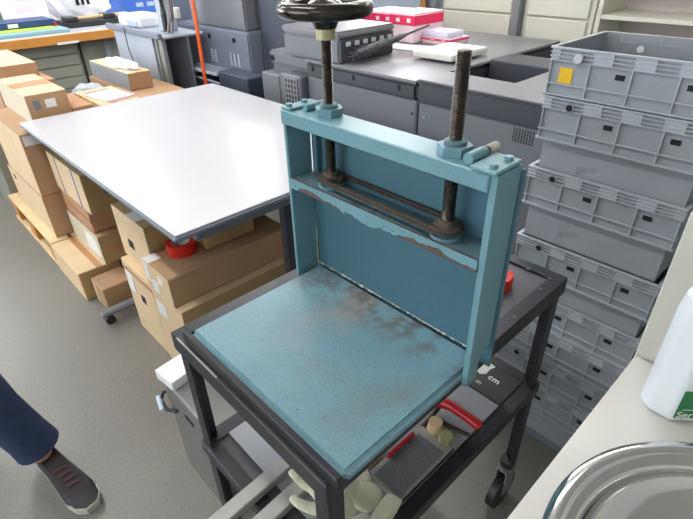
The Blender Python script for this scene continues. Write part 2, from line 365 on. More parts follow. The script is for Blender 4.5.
# things on the machine top
def printed_box(o, x0, x1, y0, y1, z0, z1, label):
    t = thing('paper_box', label, 'box', o, 'pink and white boxes on the machine'); h = z1 - z0
    MB(o).box(x0, x1, y0, y1, z0, z1, 0.004).build('carton', 'pinkpale', t)
    MB(o).box(x0 - 0.003, x1 + 0.003, y0 - 0.003, y1 + 0.003, z1 - h * 0.40, z1 - h * 0.06, 0.003).build('lid_band', 'pink', t)
    MB(o).box(x0, x1, y0, y1, z1 + 0.0005, z1 + 0.003).build('lid_top', 'paper', t)
    for k in range(2): MB(o).box(x1 - 0.06 - k * 0.09, x1 - 0.03 - k * 0.09, y0 - 0.0045, y0 - 0.0032, z1 - h * 0.3, z1 - h * 0.16).build('print_or_painted_light', 'label', t)
    return t
printed_box((-1.5, 2.2, 0.961), -1.62, -1.415, 2.09, 2.38, 0.962, 1.13, 'pink and white carton, tallest of the boxes on the machine top')
printed_box((-1.8, 2.3, 0.961), -1.92, -1.64, 2.14, 2.42, 0.962, 1.118, 'pink and white carton partly hidden behind the taller pink box')
printed_box((-1.3, 2.3, 0.961), -1.40, -1.18, 2.15, 2.35, 0.962, 0.998, 'low red-pink carton under the lilac ream')
tag(MB((-1.3, 2.2, 1.001)).box(-1.40, -1.20, 2.16, 2.33, 1.002, 1.035, 0.008, 2).build('paper_ream', 'lilac'), 'lilac-white wrapped ream lying on the low red carton', 'paper')
tag(MB((-1.0, 1.9, 0.973)).box(-1.115, -0.85, 1.72, 2.06, 0.974, 1.006, 0.006, 2).build('paper_block', 'cream'), 'flat cream paper block lying on the machine near the threaded rod', 'paper')
tag(MB((-1.4, 2.0, 0.9612)).box(-1.50, -1.22, 1.88, 2.04, 0.9612, 0.966, 0, 1, 0.2).build('loose_papers', 'paper'), 'loose white papers on the machine top below the red carton', 'paper')

# copier behind the white table
o = (-2.8, 1.5, 0)
t = thing('copier', 'tall blue-grey copier behind the white table, with output tray', 'copier', o)
MB(o).box(-3.42, -2.40, 1.50, 2.2, 0, 1.005, 0.012, 2).build('lower_body', 'mach_blue', t)
MB(o).box(-3.20, -2.44, 1.52, 2.2, 1.008, 1.40, 0.012, 2).build('upper_body', 'mach', t)
MB(o).box(-3.62, -3.43, 1.48, 2.2, 0, 1.30, 0.012, 2).build('side_cover', 'mach_blue', t)
MB(o).box(-3.10, -2.62, 1.345, 1.498, 0.715, 0.730, 0.003).build('output_tray', 'mach_blue', t)
MB(o).box(-3.10, -2.62, 1.338, 1.344, 0.714, 0.734).build('tray_edge', 'pale_edge', t)
MB(o).box(-3.10, -2.62, 1.36, 1.498, 0.60, 0.66, 0.003).build('tray_recess', 'mach_navy', t)
MB(o).box(-3.10, -2.62, 1.353, 1.359, 0.655, 0.668).build('tray_edge', 'pale_edge', t)
MB(o).box(-2.60, -2.22, 1.34, 1.498, 0.0, 0.755, 0.008).build('finisher_box', 'mach_navy', t)
for x, z in ((-2.92, 0.94), (-2.58, 0.94)): MB(o).cyl((x, 1.499, z), (x, 1.49, z), 0.016).build('round_hole', 'dark', t)
for x in (-2.93, -2.88, -2.66, -2.61, -2.56): MB(o).box(x, x + 0.025, 1.494, 1.4995, 0.76, 0.85).build('print_or_painted_light', 'mach_pale', t)
MB(o).box(-3.52, -3.50, 1.475, 1.4795, 0.86, 0.98).build('print_or_painted_light', 'mach_pale', t)
tag(MB((-2.2, 1.75, 0)).box(-2.39, -2.04, 1.60, 2.05, 0, 1.65, 0.01).build('equipment_cabinet', 'mach_navy'), 'dark navy machine cabinet behind the handwheel, right of the copier', 'cabinet')
tag(MB((-2.05, 1.25, 0)).tube([(-2.03, 1.36, 2.898), (-2.02, 1.36, 1.9), (-2.03, 1.365, 1.2), (-2.025, 1.37, 0.84)], 0.004, 8).build('hanging_wire', 'wire'), 'thin dark wire hanging in front of the navy cabinet', 'wire')
t = thing('extension_cable', 'orange double cable hanging down in front of the copier', 'cable', (-2.7, 1.28, 0.3))
for dx in (0, 0.022):
    MB((-2.7, 1.28, 0.3)).tube([(-2.66 + dx, 1.28, 2.898), (-2.675 + dx, 1.283, 2.0), (-2.69 + dx, 1.28, 1.3), (-2.70 + dx * 0.8, 1.28, 0.8), (-2.72 + dx, 1.29, 0.35)], 0.0085, 10).build('strand', 'orange', t, True)

# printer stand with pale front
o = (-3.3, 1.1, 0)
t = thing('printer_stand', 'pale grey stand with a raised rim between the wooden counter and the copier', 'stand', o)
MB(o).box(-3.80, -3.10, 1.12, 1.14, 0.02, 0.955, 0.003).build('front_panel', 'mach_pale', t)
MB(o).box(-3.87, -2.92, 1.09, 1.125, 0.957, 0.998, 0.006).build('rim', 'mach_blue', t)
MB(o).box(-3.87, -2.92, 1.127, 1.45, 0.957, 0.975, 0.004).build('top', 'mach_pale', t)
MB(o).box(-3.87, -2.92, 1.31, 1.325, 0, 0.955).build('back_panel', 'mach', t)
MB(o).box(-3.06, -3.03, 1.12, 1.15, 0.0, 0.955, 0.002).build('leg', 'post', t)
MB(o).box(-2.97, -2.94, 1.12, 1.15, 0.0, 0.955, 0.002).build('leg', 'post', t)
MB(o).box(-3.028, -2.972, 1.13, 1.14, 0.0, 0.955).build('inner_panel', 'slat', t)
tag(MB((-3.4, 1.2, 0.99)).tube([(-3.48, 1.083, 0.999), (-3.47, 1.08, 0.85), (-3.42, 1.085, 0.7), (-3.30, 1.09, 0.5), (-3.2, 1.10, 0.35)], 0.004, 8).build('thin_cable', 'wire'), 'thin grey cable hanging down the pale stand front', 'cable')
o = (-3.15, 1.3, 0.976)
t = thing('cable_column', 'grey column with a black hose and tangled cables on the pale stand', 'column', o)
MB(o).box(-3.22, -3.10, 1.25, 1.35, 0.977, 1.6, 0.01, 2).build('column', 'mach_pale', t)
MB(o).tube([(-3.05, 1.28, 1.62), (-3.03, 1.27, 1.4), (-3.08, 1.24, 1.25), (-3.06, 1.23, 1.10), (-3.04, 1.22, 0.99)], 0.02, 12).build('hose', 'black', t, True)
random.seed(5)
for k in range(5):
    x = -2.99 + 0.018 * k
    MB(o).tube([(x, 1.25, 1.6), (x + random.uniform(-.02, .03), 1.24, 1.3), (x + random.uniform(-.03, .03), 1.23, 1.1), (x + 0.01, 1.2, 0.99)], 0.005, 6).build('cable', ('alu', 'wire', 'red_lace', 'alu', 'wire')[k], t, True)
MB(o).box(-2.98, -2.925, 1.27, 1.30, 1.08, 1.15, 0.005).build('socket_box', 'cream', t)

# ------------------------------------------------------------------ wooden-edged counter at the left, with its things
o = (-4.7, 0.4, 0)
t = thing('wooden_counter', 'white-topped counter with an orange wooden edge over slatted grey fronts', 'counter', o)
MB(o).box(-5.6, -4.32, -1.2, 1.75, 0.875, 0.899, 0.003).build('worktop', 'white', t)
MB(o).box(-4.318, -4.295, -1.2, 1.75, 0.825, 0.897, 0.003).build('wooden_edge', 'orange_wood', t)
MB(o).box(-5.6, -4.42, -1.2, 1.75, 0.0, 0.873).build('body', 'slat', t)
for k in range(8): MB(o).box(-4.418, -4.40, -1.18, 0.98, 0.06 + k * 0.095, 0.147 + k * 0.095, 0.004).build('slat', 'slat', t)
MB(o).box(-4.418, -4.395, 1.0, 1.012, 0.05, 0.82).build('post', 'black', t)
MB(o).box(-4.418, -4.385, 1.22, 1.26, 0.05, 0.82).build('post', 'post', t)
MB(o).box(-4.294, -4.291, 0.80, 0.98, 0.822, 0.840).build('label_strip', 'label', t)
MB(o).box(-4.294, -4.291, 0.25, 0.42, 0.822, 0.840).build('label_strip', 'label', t)
o = (-4.7, 0.7, 0.9)
t = thing('cutting_mat_stack', 'pale teal cutting mats with a lime sheet on top at the front of the counter', 'mat', o)
MB(o).box(-5.05, -4.42, 0.36, 0.97, 0.9005, 0.928, 0.003).build('mats', 'tealmat', t)
MB(o).box(-5.0, -4.52, 0.46, 0.90, 0.929, 0.933).build('lime_sheet', 'lime', t)
o = (-4.9, 0.6, 0.934)
t = thing('binder', 'navy blue binder with a pale label lying on the teal mats', 'binder', o)
MB(o).box(-5.04, -4.70, 0.30, 0.95, 0.9345, 0.985, 0.006, 2).build('cover', 'navy', t)
MB(o).box(-4.699, -4.696, 0.56, 0.64, 0.945, 0.975).build('spine_label', 'label', t)
MB(o).cyl((-4.66, 0.93, 0.9345), (-4.66, 0.93, 0.965), 0.014).build('red_clip', 'red', t)
o = (-5.2, 0.75, 0.9)
t = thing('printed_carton', 'white carton with pink labels standing on the wooden counter', 'box', o)
MB(o).box(-5.35, -5.07, 0.62, 1.02, 0.9005, 1.30, 0.006).build('carton', 'paper', t)
for z in (1.03, 1.12): MB(o).box(-5.069, -5.066, 0.75, 0.92, z, z + 0.05).build('pink_label', 'pinkpale', t)
tag(MB((-5.2, 0.5, 0.9)).box(-5.35, -5.07, 0.30, 0.60, 0.9005, 1.12, 0.006).build('storage_tub', 'mint'), 'mint green tub at the left picture edge on the counter', 'tub')
o = (-4.85, 1.3, 0.9)
t = thing('laminator', 'long black laminating device on the wooden counter', 'laminator', o)
MB(o).box(-5.0, -4.62, 1.02, 1.68, 0.9005, 0.945, 0.008, 2).build('body', 'black', t)
MB(o).cyl((-4.75, 1.06, 0.965), (-4.75, 1.64, 0.965), 0.018).build('roller', 'beech', t)
for y in (1.05, 1.40): MB(o).box(-4.85, -4.68, y, y + 0.10, 0.946, 0.985, 0.006).build('bracket', 'black', t)
o = (-5.2, 1.35, 0.9)
t = thing('plastic_bag', 'crumpled white plastic bag with dark print behind the black laminator', 'bag', o)
g = MB(o); random.seed(9)
bm = g.b; r = bmesh.ops.create_icosphere(bm, subdivisions=4, radius=1)
for v in r['verts']:
    n = math.sin(v.co.x * 7) * math.cos(v.co.y * 9 + v.co.z * 5) * 0.10
    v.co = Vector((-5.2 + v.co.x * 0.16 * (1 + n), 1.36 + v.co.y * 0.30 * (1 + n), max(0.901, 1.06 + v.co.z * 0.17 * (1 + n))))
g.build('bag', 'paper', t, True)
for k in range(3): MB(o).box(-5.045, -5.03, 1.28 + 0.05 * k, 1.31 + 0.05 * k, 1.05, 1.10, 0.003).build('print_or_painted_light', 'dark', t)
o = (-5.1, 1.85, 0)
t = thing('blue_carton', 'blue printed carton beyond the counter end at the top of the picture', 'box', (-5.2, 2.1, 0))
MB((-5.2, 2.1, 0)).box(-5.7, -5.1, 1.78, 2.4, 0.0, 1.12, 0.006).build('carton', 'blue', t)
for k in range(3): MB((-5.2, 2.1, 0)).box(-5.0995, -5.097, 1.9 + 0.12 * k, 1.98 + 0.12 * k, 0.98, 1.02).build('print_or_painted_light', 'mach_pale', t)
o = (-3.9, 1.6, 0)
t = thing('desktop_printer', 'white desktop printer at the far end beside the pale stand', 'printer', (-3.75, 1.35, 0.976))
MB((-3.75, 1.35, 0.976)).box(-3.86, -3.45, 1.20, 1.44, 0.9765, 1.06, 0.015, 3).build('body', 'paper', t)
MB((-3.75, 1.35, 0.976)).box(-3.66, -3.48, 1.19, 1.199, 0.985, 1.03, 0.003).build('front_slot', 'mach_pale', t)

# ------------------------------------------------------------------ cartons
def carton(name, label, b, m, group='cardboard cartons stacked under the white table', cat='box', tapes=(), labels=(), holes=(), marks=(), seam=True):
    x0, x1, y0, y1, z0, z1 = b; o = ((x0 + x1) / 2, (y0 + y1) / 2, z0)
    t = thing(name, label, cat, o, group)
    MB(o).box(x0, x1, y0, y1, z0 + 0.001, z1 - 0.0005, 0.004).build('carton_body', m, t)
    e = 0.0012
    def pt(face, u0, u1, w0, w1, nm, mm, e=e):
        q = MB(o)
        if face == 'x': q.box(x1, x1 + e, y0 + u0 * (y1 - y0), y0 + u1 * (y1 - y0), z0 + w0 * (z1 - z0), z0 + w1 * (z1 - z0))
        if face == 'y': q.box(x0 + u0 * (x1 - x0), x0 + u1 * (x1 - x0), y0 - e, y0, z0 + w0 * (z1 - z0), z0 + w1 * (z1 - z0))
        if face == 't': q.box(x0 + u0 * (x1 - x0), x0 + u1 * (x1 - x0), y0 + w0 * (y1 - y0), y0 + w1 * (y1 - y0), z1 - 0.0005, z1 - 0.0005 + e * 0.35)
        q.build(nm, mm, t)
    for a in tapes: pt(*a, 'packing_tape', 'tape', 0.0018)
    for a in labels: pt(*a, 'paper_label', 'label', 0.0024)
    for a in holes: pt(*a, 'hand_hole', 'dark', 0.0016)
    for a in marks: pt(*a[:-1], 'print_or_painted_light', a[-1], 0.0014 if a[-1] in ('blue', 'crate_dark') else 0.0008)  # full-face card tones paint lit fronts and shaded ends into the colour
    return t
G1 = 'cartons in the left stack'; G2 = 'cartons under the table front'; G3 = 'cartons beyond the table'
# pallet and low carton
o = (-2.5, 0.1, 0)
t = thing('wooden_pallet', 'pale pine pallet on the floor under the left carton stack', 'pallet', o)
for k in range(4): MB(o).box(-2.95, -2.06, -0.14 + k * 0.115, -0.14 + k * 0.115 + 0.095, 0.145, 0.163, 0.002).build('top_board', 'wood', t)
for x in (-2.93, -2.56, -2.17):
    for y in (-0.135, 0.04, 0.20): MB(o).box(x, x + 0.1, y, y + 0.09, 0.02, 0.143, 0.004).build('block', 'orange_wood', t)
for y in (-0.14, 0.035, 0.195): MB(o).box(-2.94, -2.07, y, y + 0.1, 0.0, 0.019, 0.002).build('bottom_board', 'wood', t)
carton('flat_carton', 'long low pale carton lying on the floor right of the pallet', (-2.05, -1.635, -0.145, 0.06, 0, 0.162), 'card_pale', G2, marks=[('x', 0.02, 0.98, 0.02, 0.98, 'card_olive')], tapes=[('t', 0.0, 1.0, 0.45, 0.60)])
carton('carton', 'brown carton with an oval hand hole, lower box standing on the pallet', (-2.78, -2.10, -0.095, 0.34, 0.163, 0.41), 'card', G1, holes=[('y', 0.14, 0.20, 0.75, 0.88)], tapes=[('x', 0, 1, 0.93, 0.99)], marks=[('y', 0, 1, 0, 1, 'card_pale')])
carton('carton', 'carton with a white label at its upper corner, second on the pallet stack', (-2.74, -2.10, -0.09, 0.34, 0.411, 0.745), 'card', G1, labels=[('x', 0.02, 0.30, 0.82, 0.97)], marks=[('y', 0, 1, 0, 1, 'card_pale')])
carton('carton', 'carton with round grey stamp, small white label and tape on its lid', (-2.78, -2.22, 0.015, 0.215, 0.746, 0.893), 'card', G1, labels=[('x', 0.42, 0.68, 0.50, 0.78)], tapes=[('t', 0.36, 0.60, 0, 1)], marks=[('y', 0, 1, 0, 1, 'card_white'), ('t', 0, 0.35, 0, 1, 'card_pale'), ('t', 0.61, 1, 0, 1, 'card_pale'), ('x', 0.14, 0.30, 0.48, 0.80, 'crate_dark')])
carton('carton', 'reddish carton with a pale lid at the left edge, highest in the corner stack', (-3.65, -3.02, 0.03, 0.30, 0.835, 0.917), 'card', G1, marks=[('t', 0, 1, 0, 1, 'card_pale')])
carton('carton', 'reddish brown carton just under the highest corner carton', (-3.65, -2.86, 0.02, 0.34, 0.56, 0.834), 'card_red', G1)
tag(MB((-3.4, 0.1, 0)).box(-4.1, -2.98, -0.12, 0.34, 0, 0.559, 0.008).build('storage_chest', 'slat'), 'grey-green chest on the floor at the left edge, behind the pallet', 'chest')
# middle stacks
carton('carton', 'small brown carton on the floor beside the caster of the table foot', (-1.62, -1.465, -0.098, 0.055, 0, 0.13), 'card', G2, marks=[('y', 0.05, 0.3, 0.0, 1.0, 'card_pale')])
carton('carton', 'plain carton at floor level hidden deep behind the small brown carton', (-2.05, -1.62, 0.07, 0.42, 0, 0.163), 'card', G2)
carton('carton', 'whitish carton with taped labels, directly behind the small brown carton', (-2.05, -1.615, -0.01, 0.40, 0.164, 0.325), 'card_olive', G2, marks=[('y', 0, 1, 0, 1, 'card_white'), ('t', 0, 1, 0, 1, 'card')], labels=[('y', 0.55, 0.92, 0.2, 0.8)], tapes=[('x', 0, 1, 0.45, 0.55)])
carton('carton', 'carton in the middle stack under the blue-striped one', (-2.05, -1.66, -0.005, 0.40, 0.326, 0.462), 'card_red', G2, tapes=[('y', 0, 1, 0.42, 0.58)])
carton('carton', 'carton with blue stripes down its front, topmost of the middle stack', (-2.05, -1.57, -0.01, 0.40, 0.463, 0.66), 'card_olive', G2, marks=[('y', 0, 0.23, 0, 1, 'card_pale'), ('y', 0.27, 0.73, 0, 1, 'card_pale'), ('y', 0.77, 1, 0, 1, 'card_pale'), ('y', 0.235, 0.265, 0, 1, 'blue'), ('y', 0.735, 0.765, 0, 1, 'blue'), ('x', 0.2, 0.36, 0.4, 0.75, 'crate_dark')])
# front right stack
carton('carton', 'pale carton with a black hand hole, upper box left of the long brown carton', (-1.27, -0.962, 0.002, 0.25, 0.386, 0.622), 'card_olive', G2, holes=[('y', 0.30, 0.46, 0.30, 0.46)], marks=[('y', 0, 0.29, 0, 1, 'card_pale'), ('y', 0.47, 1, 0, 1, 'card_pale'), ('y', 0.29, 0.47, 0, 0.29, 'card_pale'), ('y', 0.29, 0.47, 0.47, 1, 'card_pale')], labels=[('t', 0.45, 0.75, 0.0, 0.2)])
carton('carton', 'pale carton with a black hand hole standing on the floor beside the cart', (-1.25, -0.960, -0.03, 0.50, 0.0, 0.385), 'card_pale', G2, holes=[('y', 0.46, 0.60, 0.56, 0.66)], tapes=[('y', 0, 1, 0.88, 0.93)], labels=[('y', 0.05, 0.3, 0.6, 0.85)])
carton('carton', 'tan carton on the floor directly under the long brown carton', (-0.957, -0.70, -0.03, 0.53, 0.0, 0.385), 'card_olive', G2, marks=[('y', 0, 1, 0, 1, 'card_pale'), ('t', 0, 1, 0, 1, 'card_pale')], labels=[('y', 0.1, 0.4, 0.68, 0.86)])
carton('long_carton', 'long brown carton with torn white tape on its end, under the table corner', (-0.953, -0.739, -0.035, 0.51, 0.387, 0.514), 'card', G2, marks=[('y', 0, 1, 0, 1, 'card_pale')], labels=[('y', 0.02, 0.22, 0.30, 0.95), ('y', 0.25, 0.5, 0.05, 0.45), ('y', 0.55, 0.75, 0.55, 0.8), ('t', 0.0, 0.25, 0.0, 0.10)])
carton('carton', 'small carton resting on the long brown carton beside the red tape roll', (-0.95, -0.82, 0.170, 0.395, 0.515, 0.64), 'card_olive', G2, tapes=[('x', 0.42, 0.48, 0, 1)])
t = thing('tape_roll', 'red roll of tape lying on the long brown carton', 'tape roll', (-0.885, 0.10, 0.515))
MB((-0.885, 0.10, 0.515)).lathe([(0.036, 0.001), (0.055, 0.001), (0.055, 0.045), (0.036, 0.045), (0.036, 0.001)], (-0.885, 0.10, 0.515), 32).build('tape', 'red_bright', t, True)
MB((-0.885, 0.10, 0.515)).lathe([(0.033, 0.001), (0.0355, 0.001), (0.0355, 0.043), (0.033, 0.043), (0.033, 0.001)], (-0.885, 0.10, 0.515), 32).build('core', 'label', t, True)
# beyond the table
carton('carton', 'small flat tan carton beyond the table corner, beside the stamped carton', (-2.60, -2.24, 0.225, 0.335, 0.746, 0.79), 'card_red', G3)
carton('carton', 'carton supporting the things beyond the table', (-2.93, -2.22, 0.36, 0.74, 0, 0.70), 'card', G3)
carton('carton', 'low carton with white papers on its lid beyond the table', (-2.66, -2.23, 0.37, 0.60, 0.701, 0.775), 'card_pale', G3, tapes=[('y', 0.2, 0.3, 0, 1)])
t = thing('paper_sheets', 'white papers with a red edge lying on the low carton beyond the table', 'paper', (-2.4, 0.48, 0.776))
MB((-2.4, 0.48, 0.776)).box(-2.56, -2.25, 0.40, 0.58, 0.7765, 0.781, 0, 1, 0.15).build('sheets', 'paper', t)
MB((-2.4, 0.48, 0.776)).box(-2.28, -2.255, 0.42, 0.60, 0.7815, 0.7825, 0, 1, 0.15).build('red_edge', 'red', t)
MB((-2.4, 0.48, 0.776)).box(-2.56, -2.54, 0.39, 0.55, 0.7815, 0.7825, 0, 1, 0.15).build('red_edge', 'red', t)
carton('carton', 'tall carton hidden beneath the long grey-sided carton', (-3.58, -2.60, 0.76, 1.08, 0, 0.675), 'card', G3)
carton('carton', 'long carton with a grey side and tan end beyond the table', (-3.55, -2.84, 0.785, 0.95, 0.676, 0.79), 'card', G3, marks=[('y', 0, 1, 0, 1, 'crate'), ('t', 0, 1, 0, 1, 'card_pale')])
def crumple(name, label, cat, c, r, m, seed, flat=0.5):
    random.seed(seed); ph = [random.uniform(0, 6) for _ in range(6)]
    g = MB(c); rr = bmesh.ops.create_icosphere(g.b, subdivisions=4, radius=1)
    for v in rr['verts']:
        n = 0.16 * math.sin(v.co.x * 6 + ph[0]) * math.sin(v.co.y * 7 + ph[1]) + 0.10 * math.sin(v.co.z * 9 + v.co.x * 11 + ph[2])
        q = v.co * (1 + n); v.co = Vector((c[0] + q.x * r[0], c[1] + q.y * r[1], c[2] + max(0.001, (q.z + flat) * r[2])))
    return tag(g.build(name, m, None, True), label, cat)
crumple('plastic_wrap', 'crumpled white plastic wrap lying on the grey-sided carton', 'plastic wrap', (-3.15, 0.87, 0.7905), (0.24, 0.07, 0.03), 'paper', 4)
crumple('paper_bundle', 'white and blue-grey paper bundle between the stamped and grey-sided cartons', 'paper', (-2.80, 0.50, 0.7), (0.11, 0.10, 0.05), 'mach_pale', 8)

# ------------------------------------------------------------------ white table
o = (-1.35, 0.5, 0)
t = thing('white_table', 'large white-topped work table with grey edge and metal T-feet', 'table', o)
MB(o).box(-2.155, -0.525, -0.055, 1.04, 0.783, 0.790, 0.002).build('tabletop', 'white', t)
MB(o).box(-2.160, -0.520, -0.060, 1.045, 0.767, 0.7828, 0.003).build('edge_band', 'white_edge', t)
MB(o).box(-0.62, -0.57, 0.03, 0.97, 0.715, 0.766, 0.004).build('side_rail', 'white_edge', t)
MB(o).box(-2.05, -2.00, 0.03, 0.97, 0.715, 0.766, 0.004).build('side_rail', 'white_edge', t)
MB(o).box(-1.995, -0.63, 0.90, 0.94, 0.69, 0.766, 0.004).build('cross_rail', 'white_edge', t)
for x in (-1.34, -0.60):
    y = 0.405
    if x > -1: MB(o).box(x - 0.018, x + 0.014, y - 0.022, y + 0.022, 0.065, 0.714, 0.006).build('leg', 'mach_dark', t)
f = MB(o).box(-1.40, -1.355, -0.155, 0.9, 0.046, 0.072, 0.008).build('foot', 'mach', t)
MB(o).cyl((-1.395, -0.125, 0.022), (-1.36, -0.125, 0.022), 0.022).build('caster', 'black', f, True)
f = MB(o).box(-1.40, -1.355, 0.55, 0.61, 0.073, 0.766, 0.006).build('leg', 'white_edge', t)
MB(o).box(-0.63, -0.57, 0.30, 0.95, 0.04, 0.0645, 0.008).build('foot', 'mach', t)
MB(o).cyl((-0.62, 0.90, 0.020), (-0.58, 0.90, 0.020), 0.020).build('caster', 'black', t, True)
MB(o).cyl((-0.62, 0.34, 0.020), (-0.58, 0.34, 0.020), 0.020).build('caster', 'black', t, True)
MB(o).cyl((-1.395, 0.85, 0.022), (-1.36, 0.85, 0.022), 0.022).build('caster', 'black', t, True)

# ------------------------------------------------------------------ steel bin beside the cart
o = (-0.41, -0.1, 0)
t = thing('metal_bin', 'tall brushed metal bin with a handle on its front, behind the cart leg', 'bin', o)
x0, x1, y0, y1 = -0.42, -0.14, -0.235, 0.02
MB(o).box(x0, x1, y0, y1, 0, 0.315, 0.004).build('body', 'bin', t)
MB(o).box(x0 - 0.003, x1 + 0.003, y0 - 0.003, y1 + 0.003, 0.3165, 0.415, 0.006).build('lid', 'bin', t)
MB(o).box(x0 + 0.12, x0 + 0.17, y0 - 0.005, y0 - 0.003, 0.335, 0.35, 0.001).build('slot', 'dark', t)
h = MB(o).tube([(x0 - 0.004, y0 + 0.02, 0.345), (x0 - 0.022, y0 - 0.005, 0.335), (x0 - 0.012, y0 - 0.022, 0.318), (x0 + 0.03, y0 - 0.024, 0.312), (x0 + 0.06, y0 - 0.004, 0.312)], 0.006).build('handle', 'black', t, True)
MB(o).tube([(x0 - 0.026, y0 - 0.022, 0.325), (x0 + 0.02, y0 - 0.034, 0.310)], 0.008).build('clip', 'pale_edge', t, True)
tag(MB((-0.36, -0.15, 0.4155)).box(-0.432, -0.345, -0.245, -0.13, 0.4155, 0.450, 0.002, 1, 0.12).build('paper_pack', 'paper'), 'white paper pack lying on the corner of the metal bin', 'paper')

# ------------------------------------------------------------------ cart
o = (0.2, 0.07, 0)
t = thing('steel_cart', 'black angle-steel cart on casters carrying the teal press', 'cart', o)
X0, X1, Y0, Y1 = -0.046, 0.427, -0.297, 0.442
def rail(z0, z1, nm):
    MB(o).box(X0, X1, Y0, Y0 + 0.006, z0, z1, 0.0015).build(nm, 'blacksteel', t)
    MB(o).box(X0, X1, Y1 - 0.006, Y1, z0, z1, 0.0015).build(nm, 'blacksteel', t)
    MB(o).box(X0, X0 + 0.006, Y0 + 0.006, Y1 - 0.006, z0, z1, 0.0015).build(nm, 'blacksteel', t)
    MB(o).box(X1 - 0.006, X1, Y0 + 0.006, Y1 - 0.006, z0, z1, 0.0015).build(nm, 'blacksteel', t)
    g = MB(o); zt = z1 + 0.0; W_ = 0.03
    g.box(X0 + .0005, X1 - .0005, Y0 + .0005, Y0 + W_, zt, zt + 0.004, 0.001); g.box(X0 + .0005, X1 - .0005, Y1 - W_, Y1 - .0005, zt, zt + 0.004, 0.001)
    g.box(X0 + .0005, X0 + W_, Y0 + W_, Y1 - W_, zt, zt + 0.004); g.box(X1 - W_, X1 - .0005, Y0 + W_, Y1 - W_, zt, zt + 0.004); g.build('rim_flange', 'blacksteel', t)
rail(0.815, 0.8552, 'top_rail'); rail(0.485, 0.5180, 'shelf_rail')
MB(o).box(X0 + 0.031, X1 - 0.031, Y0 + 0.031, Y1 - 0.031, 0.846, 0.8525).build('deck', 'deck', t)
MB(o).box(X0 + 0.031, X1 - 0.031, Y0 + 0.031, Y1 - 0.031, 0.510, 0.516).build('lower_shelf', 'deck', t)
for (x, sx) in ((X0, 1), (X1, -1)):
    for (y, sy) in ((Y0, 1), (Y1, -1)):
        g = MB(o); a, b = sorted((x + sx * 0.0065, x + sx * 0.040)); c, d = sorted((y + sy * 0.0065, y + sy * 0.0125))
        g.box(a, b, c, d, 0.20, 0.8145, 0.001)
        a, b = sorted((x + sx * 0.0065, x + sx * 0.0125)); c, d = sorted((y + sy * 0.0126, y + sy * 0.040)); g.box(a, b, c, d, 0.20, 0.8145, 0.001)
        lg = g.build('leg', 'blacksteel', t)
        cx, cy = x + sx * 0.024, y + sy * 0.024
        MB(o).cyl((cx, cy, 0.175), (cx, cy, 0.20), 0.022).build('caster_stem', 'steel', lg, True)
        q = MB(o).box(cx - 0.018, cx + 0.018, cy - 0.03, cy + 0.02, 0.165, 0.172); q.box(cx - 0.018, cx - 0.014, cy - 0.03, cy + 0.02, 0.055, 0.165); q.box(cx + 0.014, cx + 0.018, cy - 0.03, cy + 0.02, 0.055, 0.165); q.build('caster_fork', 'post', lg)
        MB(o).cyl((cx - 0.012, cy - 0.012, 0.0655), (cx + 0.012, cy - 0.012, 0.0655), 0.065, seg=28).build('caster_wheel', 'black', lg, True)
for p in ((0.345, 0.41), (0.40, 0.405), (0.405, 0.355)): MB(o).cyl((p[0], p[1], 0.8593), (p[0], p[1], 0.861), 0.005).build('rivet', 'chrome', t)

MB(o).box(-0.02, 0.13, Y0 - 0.0006, Y0 + 0.003, 0.8575, 0.8597, 0.0005).build('worn_edge', 'alu', t)
# ------------------------------------------------------------------ teal screw press
o = (0.23, -0.1, 0.86)
P_ = thing('screw_press', 'teal painted iron screw press with handwheel and threaded posts, standing on the cart', 'press', o)
zb = 0.8605; zt = 1.251
# bed, slightly rounded outer edge
MB(o).box(0.009, 0.4465, -0.278, 0.058, zb + 0.0005, 0.8865, 0.008, 3).build('bed_plate', 'teal_bed', P_, True)
# side plates
MB(o).box(-0.008, 0.0, 0.0, 0.060, zb, 1.224, 0.0015).build('side_plate', 'teal', P_)
g = MB(o)
g.prism([(0.0, zb), (0.028, zb), (0.030, 0.905), (0.058, 0.925), (0.060, 1.251), (0.0, 1.251)], 0.447, 0.4575, lambda x, y, z: (z, x, y)); g.build('side_plate', 'teal', P_)
# back panel
MB(o).box(0.000, 0.462, 0.061, 0.067, 0.868, 1.243, 0.001).build('back_panel', 'teal_dark', P_)
MB(o).box(0.018, 0.030, 0.048, 0.0605, 1.118, 1.22, 0.001).build('inner_flange', 'teal_dark', P_)
# top beam and middle shelf
g = MB(o); g.box(-0.008, 0.4465, -0.004, 0.056, 1.224, 1.2515, 0.002); g.build('top_beam', 'teal', P_)
g = MB(o); g.box(0.0005, 0.4465, 0.0045, 0.0605, 1.1065, 1.1135, 0.001); g.build('middle_shelf', 'teal_worn', P_)
# shelf lip, paint lost along lower half: chipped border
random.seed(11)
MB(o).box(-0.002, 0.4465, -0.002, 0.004, 1.094, 1.1155, 0.001).build('shelf_lip', 'rust', P_)
pts = [(0.0, 1.1157)]
g = MB(o); x = -0.002; top = []; low = []
while x < 0.4465:
    k = x / 0.4465
    base = 1.098 + 0.0075 * math.sin(k * 9 + 0.6) + 0.002 * math.sin(k * 47) + 0.0018 * random.uniform(-1, 1)
    if k < 0.07: base = 1.094
    if 0.36 < k < 0.42: base = 1.096
    low.append((x, min(base, 1.109))); x += random.uniform(0.004, 0.009)
low.append((0.4465, 1.100)); poly = [(-0.002, 1.1158)] + [(p[0], p[1]) for p in low] + [(0.4465, 1.1158)]
g.prism(poly, -0.0028, -0.0021, lambda x, y, z: (x, z, y)); g.build('lip_paint', 'teal', P_)
MB(o).box(0.000, 0.4440, -0.2905, -0.2785, zb + 0.0005, 0.884, 0.002).build('gap_shade_strip', 'black', P_)  # black strip stands in for the shadow gap in front of the bed
